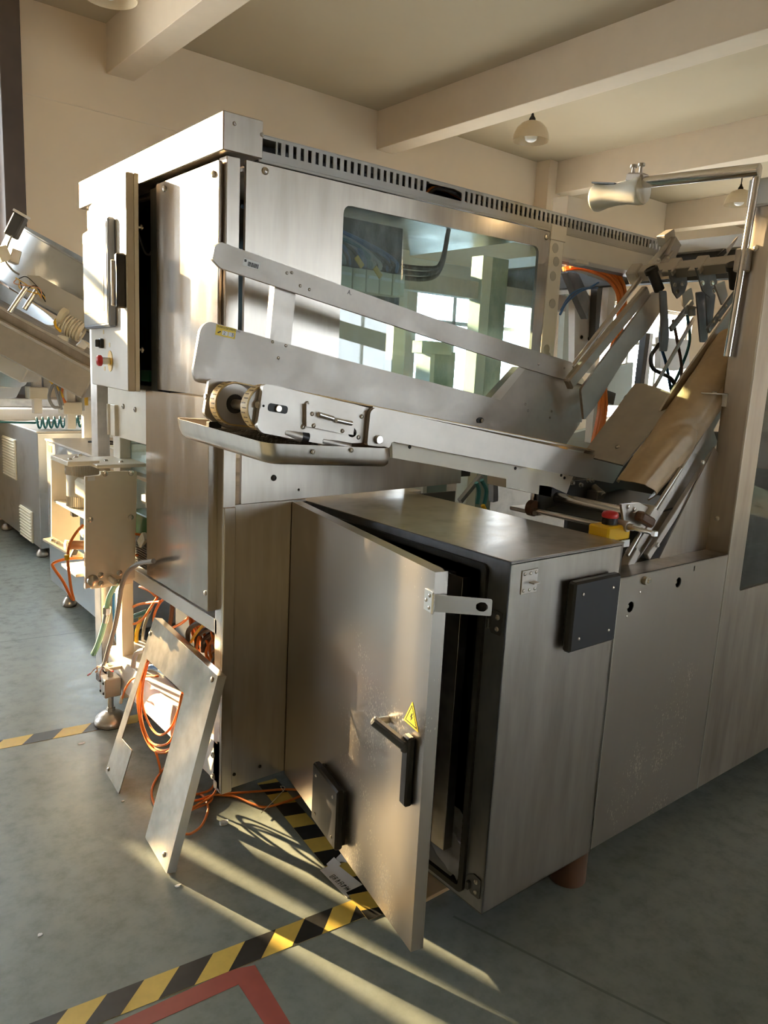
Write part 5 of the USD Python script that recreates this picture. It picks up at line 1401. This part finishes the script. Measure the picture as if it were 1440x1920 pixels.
b1 = np.array((.806, 3.5, 1.70))
f1 = bowl_feeder('large tilted stainless bowl feeder at the far left, nearer of two', b1, .75, .36)
sb = np.array((0.1656, 3.0, 2.2312))
f1.part('sensor_box', bar(sb - hzv * .07, sb + hzv * .07, .07, .07, up=hx, b=.008), 'dark_grey')
f1.part('sensor_cap', bar(sb + hzv * .07, sb + hzv * .085, .08, .08, up=hx, b=.003), 'white_paint')
f1.part('sensor_lead', tube([(0.1356, 2.98, 2.1708), (0.1102, 2.98, 2.1075), (0.0932, 2.98, 2.0363), (0.1287, 2.98, 1.9803), (0.1687, 2.98, 1.9545)], .006, 6), 'grey_hose')
f1.part('bracket', bar((0.1177, 2.97, 2.0597), (0.1695, 2.97, 2.0452), .06, .08, b=.004), 'motor_grey')
f1.part('bracket', bar((0.0678, 2.97, 2.1009), (0.099, 2.97, 2.0213), .06, .06, b=.004), 'cream_paint')
for a, b in (((0.1725, 2.85, 1.8718), (0.0781, 2.85, 1.7246)), ((0.2278, 2.85, 1.8624), (0.1596, 2.85, 1.7497))):
    f1.part('round_bar', cyl(a, b, .014, 14), 'steel_bright')
f1.part('slope_plate', extrude([(0, 0), (.62, 0), (.62, -.13), (.05, -.13), (-.06, -.03)], (0.2643, 2.9, 1.9513), hx, hzv, .02), 'grey_paint', label='grey sloping plate under the bowl')
f1.part('motor', join(*[lathe(np.array((0.3899, 2.8, 1.675)) + hx * (.018 * k - .05), hx, [(.062, 0), (.062, .008), (.05, .008), (.05, .018)], 24) for k in range(8)]), 'cream_paint', label='small finned motor')
f1.part('motor_cap', cyl(np.array((0.3487, 2.78, 1.7273)) - hx * .01, np.array((0.3487, 2.78, 1.7273)) + hx * .02, .05, 24), 'cream_plastic')
f1.part('knob', cyl((0.3606, 2.8, 1.6103), (0.3533, 2.8, 1.5692), .032, 18), 'white_plastic')
f1.part('clip', bar((0.4385, 2.8, 1.6219), (0.4579, 2.8, 1.6454), .03, .04, b=.004), 'label_white')
f1.part('clip', bar((0.4429, 2.8, 1.5365), (0.4882, 2.8, 1.5806), .03, .05, b=.004), 'label_white')
f1.part('yellow_lead', tube([(0.3362, 2.78, 1.7139), (0.3084, 2.78, 1.6932), (0.3136, 2.78, 1.6628), (0.3401, 2.78, 1.6338)], .008, 6), 'yellow_cable')
for k in range(5):
    s0 = np.array((0.1508, 2.86, 1.93)) + rng.normal(0, .02, 3)
    f1.part('wire', tube([s0, s0 + hx * .06 + rng.normal(0, .03, 3), s0 + hx * .13 + rng.normal(0, .03, 3), s0 + hx * .17 - hzv * .03], .003, 5), ('yellow_cable', 'black_cable', 'copper')[k % 3])
b2 = np.array((-.40, 4.2, 1.68))
f2 = bowl_feeder('large tilted stainless bowl feeder cut by the left edge, lower of two', b2, .95, .50)
CH = Thing('sloping_conveyor', 'two sloping grey steel troughs running down under the bowl feeders', 'conveyor', (.1, 3.2, 1.2))
for k, (p, ln, ht_, dpt, nm) in enumerate((((-0.0196, 3.15, 1.8514), 1.25, .105, .30, 'upper_trough'), ((-0.0428, 3.05, 1.7623), .78, .18, .26, 'lower_trough'), ((-0.0869, 3.3, 1.6588), .50, .13, .3, 'guard'))):
    p = np.array(p)
    CH.part(nm, bar(p - hzv * ht_ * .5, p - hzv * ht_ * .5 + hx * ln, dpt, ht_, up=hzv, b=.008), ('steel', 'aluminium', 'white_paint')[k])
    CH.part('edge_strip', bar(p - hzv * .008 - hyv * (dpt * .5 + .004), p - hzv * .008 - hyv * (dpt * .5 + .004) + hx * ln, .008, .016, up=hzv), 'steel_bright')
for x0, x1, ya, pz0, nm in ((60, 75, 3.3, 745, 0), (123, 137, 3.0, 770, 0)):
    pass
for pa, pb in (((0.3777, 3.5, 1.4198), (0.3679, 3.5, 1.2157)), ((0.5071, 3.2, 1.3744), (0.5047, 3.2, 1.1369))):
    CH.part('stand_post', box(pa[0] - .028, pa[0] + .028, pa[1] - .028, pa[1] + .028, pb[2] - (.35 if pa[0] < .1 else .12), pa[2] + .15, .004), 'white_paint')
    CH.part('stand_foot', box(pa[0] - .06, pa[0] + .06, pa[1] - .06, pa[1] + .06, pb[2] - .02, pb[2] + .06, .004), 'cream_paint')
    CH.part('stand_side', box(pa[0] + .04, pa[0] + .09, pa[1] - .02, pa[1] + .03, pb[2], pa[2], .004), 'grey_paint')
CH.part('floor_post', box(-.1, -.04, 3.5, 3.56, 0, 1.35, .003), 'white_paint')
CH.part('floor_post', box(.62, .68, 3.28, 3.34, 0, 1.2, .003), 'white_paint')
gb = np.array((0.4915, 2.95, 1.3692))
CH.part('green_box', box(gb[0] - .05, gb[0] + .06, gb[1], gb[1] + .1, gb[2] - .04, gb[2] + .03, .006), 'green_plastic', label='small green box')
for q_, m_, r_ in (([(0.4817, 3.0, 1.4205), (0.521, 3.0, 1.4054), (0.5462, 3.0, 1.3389), (0.5497, 3.0, 1.1858)], 'yellow_cable', .012), ([(0.277, 3.0, 1.412), (0.3344, 3.0, 1.3323), (0.3809, 3.0, 1.284), (0.4054, 3.0, 1.2344)], 'yellow_cable', .008),
                   ([(0.3895, 3.0, 1.3671), (0.343, 3.0, 1.2996), (0.322, 3.0, 1.2329), (0.3459, 3.0, 1.1767), (0.3842, 3.0, 1.1671)], 'grey_hose', .010), ([(0.3676, 3.0, 1.3829), (0.3621, 3.0, 1.3001), (0.3791, 3.0, 1.2173), (0.3969, 3.0, 1.1571)], 'grey_hose', .009),
                   ([(0.3964, 3.0, 1.3839), (0.3869, 3.0, 1.2675), (0.4041, 3.0, 1.1841)], 'grey_hose', .008), ([(0.4368, 3.1, 1.3313), (0.4246, 3.1, 1.2461), (0.4465, 3.1, 1.1952)], 'orange_cable', .012), ([(0.1907, 3.1, 1.4121), (0.2371, 3.1, 1.4075), (0.2908, 3.1, 1.4197)], 'yellow_cable', .007),
                   ([(0.071, 3.1, 1.4519), (0.0937, 3.1, 1.4209), (0.1232, 3.1, 1.4028)], 'grey_hose', .006)):
    CH.part('hose', tube(q_, r_, 7), m_)
# coiled hose and cables on the cabinet lid
co = np.array((0.5125, 4.0931, 0.985)); c1 = np.array((0.9626, 4.1843, 0.985))
zz = .962
co, c1 = np.array((0.4504, 3.85, 0.9898)), np.array((0.8574, 3.7, 1.0169))
turns = 11
tt = np.linspace(0, 1, turns * 16)
dirc = (c1 - co) / np.linalg.norm(c1 - co); perp = np.array([-dirc[1], dirc[0], 0])
RC = .038
hel = np.array([co + (c1 - co) * t + RC * (perp * math.cos(2 * math.pi * turns * t) + zv * math.sin(2 * math.pi * turns * t)) * (1 if t > .0 else 0) for t in tt])
hel[:, 2] += .957 + RC + .008 - hel[:, 2].min() - RC
single('coiled_hose', tube([hel[0] + (-.25, .1, .002)] + list(hel), .0075, 7, 2), 'teal_hose', 'dark teal coiled air hose lying on the lid of the far side cabinet', 'hose')
BN = Thing('cable_heap', 'loose heap of grey cables and flat papers on the far side cabinet lid', 'cables', (.8, 3.9, .957))
for k in range(10):
    s0 = np.array([.62 + .05 * k, 4.15 + .1 * rng.uniform(), .975 + .012 * (k % 4)])
    BN.part('cable', tube([s0, s0 + (.15, -.10, .02 + .02 * rng.uniform()), s0 + (.32, -.05 + .1 * rng.uniform(), .03), s0 + (.5, -.2, .01)], .006, 6), ('grey_hose', 'white_paint')[k % 2])
BN.part('sheet', extrude([(0, 0), (.28, -.12), (.55, -.10), (.33, .06)], (.52, 4.35, .975), (1, 0, 0), (0, 1, .15), .003), 'paper')
single('lid_cables', join(tube([(.40, 2.5, 1.004), (.47, 2.35, 1.02), (.58, 2.3, 1.006), (.75, 2.1, 1.006)], .006, 6), tube([(.42, 2.35, 1.006), (.60, 2.28, 1.012), (.8, 2.32, 1.006)], .006, 6)), 'black_cable', 'black cable lying on the lid of the nearer side cabinet', 'cable')
single('cable_plate', box(.42, .62, 2.0, 2.25, .997, 1.012, .003), 'cream_paint', 'small cream plate on the lid of the nearer side cabinet', 'plate')

# ---------------------------------------------------------------- loose frame panel leaning on the left end
LPn = np.array([.96194, -.07478, -.26284])
LPo = np.array([-.237, -.128, 0.0])
lu = np.array([-.186, .528, 0.0]) - LPo; lu -= LPn * (lu @ LPn); lu /= np.linalg.norm(lu)
lv = np.cross(LPn, lu); lv = lv if lv[2] > 0 else -lv
LFr = Thing('machine_guard', 'steel frame panel with a large cut-out, taken off and leaning against the machine end', 'panel', (-.2, .2, 0))
raw = [(-0.0299, 0.4608, 0.5904), (-0.076, -0.1309, 0.5899), (-0.2358, -0.1323, 0.0057), (-0.22, 0.0728, 0.005), (-0.0945, 0.0623, 0.4674), (-0.0697, 0.432, 0.4528), (-0.1491, 0.4713, 0.1512), (-0.1559, 0.3542, 0.1598), (-0.1989, 0.3702, -0.0023), (-0.1862, 0.5436, -0.0052)]
poly = [((np.array(p) - LPo) @ lu, max(.0, (np.array(p) - LPo) @ lv)) for p in raw]
LFr.part('face_sheet', extrude(rounded(poly, .004, 2), LPo, lu, lv, .003 if np.cross(lu, lv) @ LPn > 0 else -.003), 'steel_warm', label='front sheet with the cut-out')


def lp3(uv, off=0.0):
    return LPo + lu * uv[0] + lv * uv[1] + LPn * off


def flange(a, b, depth=.028):
    a, b = np.array(a), np.array(b)
    d = lp3(b) - lp3(a)
    return bar(lp3(a, depth / 2) + d * .002, lp3(b, depth / 2) - d * .002, .0025, depth, up=LPn, b=.0006)


LFr.part('side_flange', flange(poly[1], poly[2]), 'steel_bright', label='folded side edge')
LFr.part('side_flange', flange(np.array(poly[1]) + (.004, 0), np.array(poly[2]) + (.004, .02), .020), 'aluminium')
LFr.part('top_flange', flange(poly[0], poly[1], .030), 'steel_bright')
LFr.part('side_flange', flange(poly[0], poly[9], .020), 'steel_bright')
for p in ((-0.0456, 0.457, 0.5342), (-0.0792, -0.1028, 0.5704), (-0.2234, -0.0873, 0.0381), (-0.1812, 0.5172, 0.0206)):
    LFr.part('bolt', dome_bolt(np.array(p), -LPn, .0085), 'bolt')

# ---------------------------------------------------------------- wiring in the opening and orange cable coil
W = Thing('wiring', 'tangle of orange, blue and black cables with drive modules inside the lower left opening', 'cables', (.15, .5, .29))
for k in range(34):
    y0 = .10 + .46 * rng.uniform(); x0 = .06 + .20 * rng.uniform()
    W.part('orange_cable', tube([(x0, y0, .69), (x0 - .03 + .05 * rng.uniform(), y0 + .05 * rng.uniform(-1, 1), .60), (x0 + .03 * rng.uniform(-1, 1), y0 + .08 * rng.uniform(-1, 1), .50), (x0 + .05, y0 + .10 * rng.uniform(-1, 1), .42)], .0055, 6), 'orange_cable')
for q_ in ([(0.06, 0.6255, 0.5911), (0.06, 0.7313, 0.5577), (0.06, 0.873, 0.5073), (0.06, 0.9767, 0.4432), (0.06, 0.9901, 0.4111), (0.06, 0.9048, 0.4177), (0.06, 0.7992, 0.4718), (0.06, 0.7208, 0.5387), (0.06, 0.6511, 0.6011)],
           [(0.09, 0.636, 0.6007), (0.09, 0.6983, 0.5621), (0.09, 0.7524, 0.5027), (0.09, 0.7638, 0.4659)], [(0.09, 0.4753, 0.6133), (0.09, 0.4062, 0.5719), (0.09, 0.3526, 0.5377)], [(0.12, 0.4265, 0.6119), (0.12, 0.5419, 0.5265), (0.12, 0.6559, 0.4642)],
           [(0.12, 0.9872, 0.5486), (0.12, 0.8818, 0.5574), (0.12, 0.8146, 0.5525)]):
    W.part('orange_cable', tube(q_, .0055, 7), 'orange_cable')
W.part('blue_hose', tube([(0.04, 1.0569, 0.5184), (0.04, 1.0609, 0.4224), (0.04, 1.0266, 0.3131), (0.04, 0.9282, 0.262), (0.04, 0.7859, 0.2761), (0.04, 0.6315, 0.3254), (0.04, 0.4318, 0.3578)], .012, 10), 'blue_hose')
W.part('teal_hose', tube([(0.1, 1.1936, 0.3368), (0.1, 1.0424, 0.3985), (0.1, 0.8441, 0.4839)], .011, 8), 'teal_hose')
W.part('yellow_hose', tube([(0.12, 0.9783, 0.4091), (0.12, 1.0291, 0.3215), (0.12, 1.0185, 0.2517), (0.12, 0.9584, 0.211)], .009, 8), 'yellow_cable')
W.part('grey_conduit', tube([(0.16, 0.9544, 0.4569), (0.16, 1.0335, 0.3617), (0.16, 1.0726, 0.2508)], .007, 8), 'grey_hose')
W.part('white_hose', tube([(0.0, 0.6252, 0.4095), (0.0, 0.7019, 0.3755), (0.0, 0.7365, 0.3375), (0.0, 0.7489, 0.2975)], .010, 8), 'grey_hose')
W.part('brown_conduit', tube([(0.1, 0.5991, 0.6134), (0.1, 0.6092, 0.5423), (0.1, 0.6295, 0.4888)], .009, 8), 'brown_pipe')
for k in range(4):
    W.part('black_hose', tube([(0.05, 0.3539, 0.5148), (0.05, 0.3454, 0.5632), (0.05, 0.2682, 0.6139), (0.05, 0.1548, 0.6514), (0.05, 0.1084, 0.6542)] if k == 0 else [np.array(p) + (.02 * k, -.012 * k, -.012 * k) for p in [(0.05, 0.3361, 0.5105), (0.05, 0.3277, 0.5568), (0.05, 0.2513, 0.6074), (0.05, 0.1084, 0.6542)]], .009, 8), 'black_cable')
for k in range(3):
    W.part('yellow_wire', tube([np.array(p) + (.012 * k, .006 * k, .008 * k) for p in [(0.05, 0.3275, 0.5252), (0.05, 0.2931, 0.5636), (0.05, 0.2186, 0.6287)]], .005, 6), 'yellow_cable')
for k in range(12):
    y0 = .02 + .012 * k
    z0 = .42 + .015 * (k % 6)
    W.part('lead', tube([(.07, y0, z0 + .08), (.045, y0 + .02, z0 + .05 + .02 * rng.uniform()), (.05, y0 + .03 * rng.uniform(-1, 1), z0), (.09, y0 + .02, z0 - .03)], .0055, 6), ('orange_cable', 'grey_hose', 'copper', 'orange_cable')[k % 4])
W.part('orange_module', box(.02, .07, .006, .024, .32, .46, .003), 'orange_plastic', label='orange drive module')
W.part('drive_module', box(.09, .26, .01, .24, .32, .62, .004), 'dark_grey')
W.part('drive_module', box(.10, .26, .25, .36, .32, .56, .004), 'galvanised')
for k in range(6):
    W.part('slot_lead', tube([(.02, .010 + .003 * (k % 2), .76 + .08 * k), (.010, .018, .765 + .08 * k), (.02, .026, .755 + .08 * k)], .0045, 6), 'orange_cable')
for q_ in ([(0.0998, 0.7461, 0.3), (0.0809, 0.616, 0.3), (0.0746, 0.5113, 0.3), (0.0756, 0.4416, 0.3)],):
    W.part('floor_hose', tube(q_, .012, 8), 'black_cable')
    W.part('floor_hose', tube([np.array(p) + (.02, .03, .0) for p in q_], .010, 8), 'yellow_cable')
    W.part('floor_hose', tube([np.array(p) + (.05, .0, .0) for p in q_], .012, 8), 'grey_hose')

OC = Thing('orange_cable_coil', 'coil of thin orange cable hanging through the cut-out of the leaning panel', 'cable', (-.1, .2, .05))
OC_PATHS = [[(-0.055, 0.4697, 0.4309), (-0.055, 0.5383, 0.3302), (-0.055, 0.5619, 0.226), (-0.055, 0.5111, 0.1397), (-0.055, 0.4001, 0.1202), (-0.055, 0.2675, 0.175), (-0.055, 0.2139, 0.2654), (-0.055, 0.1711, 0.3789), (-0.055, 0.1628, 0.4236)],
            [(-0.062, 0.4469, 0.4361), (-0.062, 0.5102, 0.3108), (-0.062, 0.5228, 0.2112), (-0.062, 0.4421, 0.1394), (-0.062, 0.3343, 0.1595), (-0.062, 0.233, 0.2298), (-0.062, 0.1806, 0.3389), (-0.062, 0.1513, 0.4222)],
            [(-0.068, 0.4417, 0.4351), (-0.068, 0.5154, 0.3102), (-0.068, 0.5078, 0.1871), (-0.068, 0.4172, 0.1247), (-0.068, 0.2965, 0.1497), (-0.068, 0.1927, 0.2198)],
            [(-0.05, 0.4674, 0.4266), (-0.05, 0.5203, 0.3147), (-0.05, 0.5221, 0.2297), (-0.05, 0.4514, 0.1804), (-0.05, 0.3631, 0.1845), (-0.05, 0.2699, 0.2503), (-0.05, 0.208, 0.3402), (-0.05, 0.1824, 0.4018)],
            [(-0.058, 0.4621, 0.43), (-0.058, 0.5264, 0.2828), (-0.058, 0.5029, 0.1653), (-0.058, 0.4223, 0.1238), (-0.058, 0.383, 0.112), (-0.058, 0.3449, 0.0673), (-0.058, 0.345, 0.0506)]]
for q_ in OC_PATHS:
    OC.part('cable_loop', tube(q_, .0042, 7), 'orange_cable')
OC.part('cable_end', tube([(-0.03, 0.429, 0.3786), (-0.03, 0.5346, 0.3407), (-0.03, 0.6697, 0.2834), (-0.03, 0.7514, 0.2134), (-0.03, 0.801, 0.1445)], .0042, 7), 'orange_cable')
OC.part('cable_sleeve', cyl((-0.03, 0.7944, 0.1608), (-0.03, 0.8137, 0.1258), .007, 10), 'cream_plastic')

FC = Thing('orange_floor_cable', 'thin orange cable lying in loose loops on the floor below the corner post', 'cable', (-.05, .1, 0))
for k, q_ in enumerate(([(-0.0027, 0.4393, 0.006), (-0.0603, 0.3788, 0.006), (-0.1037, 0.3102, 0.006), (-0.1265, 0.2254, 0.006), (-0.1302, 0.1707, 0.006)],
                        [(0.1041, 0.235, 0.01), (0.0634, 0.2027, 0.01), (0.0027, 0.2023, 0.01), (-0.0294, 0.1837, 0.01), (0.0064, 0.1675, 0.01), (0.0545, 0.1675, 0.01), (0.0293, 0.1323, 0.01), (-0.0363, 0.126, 0.01), (-0.0713, 0.1119, 0.01)],
                        [(0.1025, 0.2151, 0.016), (0.0591, 0.1606, 0.016), (-0.0091, 0.1346, 0.016), (-0.0576, 0.1213, 0.016)],
                        [(0.0106, 0.2193, 0.007), (0.0322, 0.1884, 0.007), (0.0142, 0.1093, 0.007), (-0.0408, 0.0346, 0.007), (-0.0904, 0.0082, 0.007), (-0.1137, 0.0172, 0.007)],
                        [(0.062, 0.1746, 0.008), (0.1143, 0.1478, 0.008), (0.1984, 0.108, 0.008), (0.2919, 0.0624, 0.008), (0.3435, 0.0194, 0.008)],
                        [(0.0666, 0.1756, 0.006), (0.1218, 0.1222, 0.006), (0.1529, 0.0451, 0.006), (0.1826, 0.0054, 0.006), (0.2621, -0.0045, 0.006), (0.3188, -0.0018, 0.006)])):
    FC.part('cable_loop', tube(q_, .0042, 7), 'orange_cable')
FC.part('cable_tie', tube([(0.1453, -0.0233, 0.012), (0.2334, 0.0272, 0.012), (0.2904, 0.0637, 0.012), (0.285, 0.0843, 0.012), (0.2763, 0.0479, 0.012)], .0014, 5), 'cream_plastic')

# ---------------------------------------------------------------- papers and scraps
nt = [(0.1474, -0.3759, 0.0), (0.2049, -0.3726, 0.0), (0.2175, -0.5241, 0.0), (0.2162, -0.5513, 0.0), (0.1445, -0.5179, 0.0)]
NT_ = Thing('paper_note', 'crumpled white paper note with a line of black handwriting, on the floor by the door', 'paper', (.16, -.45, 0))
NT_.part('sheet', extrude([(p[0] - .16, p[1] + .45) for p in nt], (.16, -.45, .0026), (1, 0, 0), (0, 1, .02), .0008), 'paper')
na, nb = np.array((0.1621, -0.4167, 0.004)), np.array((0.1665, -0.4979, 0.004))
nd = (nb - na) / np.linalg.norm(nb - na); ns_ = np.array([-nd[1], nd[0], 0])
nL = float(np.linalg.norm(nb - na))
strokes = [(.00, -.4, .00, .4), (.00, .4, .09, .4), (.09, .4, .09, -.4), (.0, -.4, .09, -.4), (.03, -.15, .06, .15), (.16, -.4, .16, .4), (.16, .4, .27, .35), (.16, 0, .25, 0), (.22, -.4, .22, .3), (.33, -.4, .36, .4), (.40, -.4, .38, .4), (.33, .1, .43, .1),
           (.50, -.45, .50, .4), (.50, .4, .60, .4), (.60, .4, .60, -.4), (.50, 0, .60, 0), (.66, -.4, .72, .4), (.70, -.4, .76, .35), (.66, .2, .78, .2), (.84, -.4, .84, .4), (.88, -.3, .98, .3), (.88, .3, .98, -.3), (.82, 0, 1.0, 0)]
for a, b, c, d in strokes:
    NT_.part('pen_stroke', bar(na + nd * a * nL + ns_ * b * .022 + zv * .0002, na + nd * c * nL + ns_ * d * .022 + zv * .0002, .0016, .0005, b=.0001), 'ink')
for k, pts in enumerate(([(0.1804, -0.3619, 0.0), (0.2141, -0.3537, -0.0), (0.2182, -0.3879, 0.0), (0.1766, -0.3961, 0.0)], [(0.2195, -0.3575, 0.0), (0.2454, -0.3497, -0.0), (0.2405, -0.3908, 0.0), (0.219, -0.4009, 0.0)])):
    c = np.mean(pts, axis=0)
    NT_.part('torn_edge', extrude([(p[0] - c[0], p[1] - c[1]) for p in pts], c + zv * .003, (1, 0, .12), (0, 1, .18), .0008), 'paper')
PP = Thing('loose_papers', 'crumpled white papers lying on the cabinet floor behind the open door', 'paper', (.40, -.6, .125))


def crumpled(c, w, d, seed, rise):
    n = 14
    u, v_ = np.meshgrid(np.linspace(-.5, .5, n), np.linspace(-.5, .5, n), indexing='ij')
    z = rise * (meshkit.fbm(np.stack([u * 3, v_ * 3, u * 0 + seed], -1), 3, seed)) + rise * .8 * (u + .5) ** 2
    p = np.stack([c[0] + u * w, c[1] + v_ * d, c[2] + z], -1).reshape(-1, 3)
    f = []
    for i in range(n - 1):
        for j in range(n - 1):
            a = i * n + j
            f += [(a, a + n, a + n + 1), (a, a + n + 1, a + 1)]
    m = len(p)
    f = np.array(f)
    return np.vstack([p, p - (0, 0, .0012)]), np.vstack([f, f[:, ::-1] + m])


PP.part('sheet', crumpled((.345, -.66, .126), .08, .20, 3, .035), 'paper', smooth=50)
PP.part('sheet', crumpled((.38, -.70, .130), .12, .16, 5, .08), 'paper', smooth=50)
PP.part('sheet', crumpled((.43, -.74, .145), .10, .12, 8, .12), 'paper', smooth=50)
cbx = (0.3663, -0.6045, -0.0)
single('cardboard_scrap', box(cbx[0] - .05, cbx[0] + .06, cbx[1] - .06, cbx[1] + .04, 0, .012, .002), 'cardboard', 'flat brown cardboard scrap on the floor under the cabinet opening', 'cardboard')
for k, (p, lab) in enumerate((((-0.2269, -0.1955, 0.0), 'white paint chip just right of the leaning panel foot'), ((-0.5979, -0.1726, 0.0), 'white paint chip alone on the open floor at the left'), ((-0.2034, 0.3164, 0.0), 'pale crumb at the left foot of the leaning panel'),
                              ((-0.192, 0.8018, 0.0), 'white smear of dried paint near the machine foot'), ((0.0201, 0.0027, 0.0), 'crumpled pale scrap in the curly shadow on the floor'))):
    s_ = (.010, .009, .006, .016, .016)[k]
    a = np.linspace(0, 2 * math.pi, 7, endpoint=False)
    rr_ = s_ * (.6 + .4 * rng.uniform(size=7))
    base_ = [(p[0] + rr_[i] * math.cos(a[i]), p[1] + rr_[i] * .7 * math.sin(a[i])) for i in range(7)]
    hgt = (.003, .003, .003, .0012, .012)[k]
    v, f = plate('z', 0.0002, hgt, base_)
    v = v + np.where(v[:, 2:] > hgt * .6, rng.normal(0, s_ * .15, v.shape) * [1, 1, .3], 0)
    single('floor_scrap', (v, f), 'paper', lab, 'scrap', 'scraps on the floor')
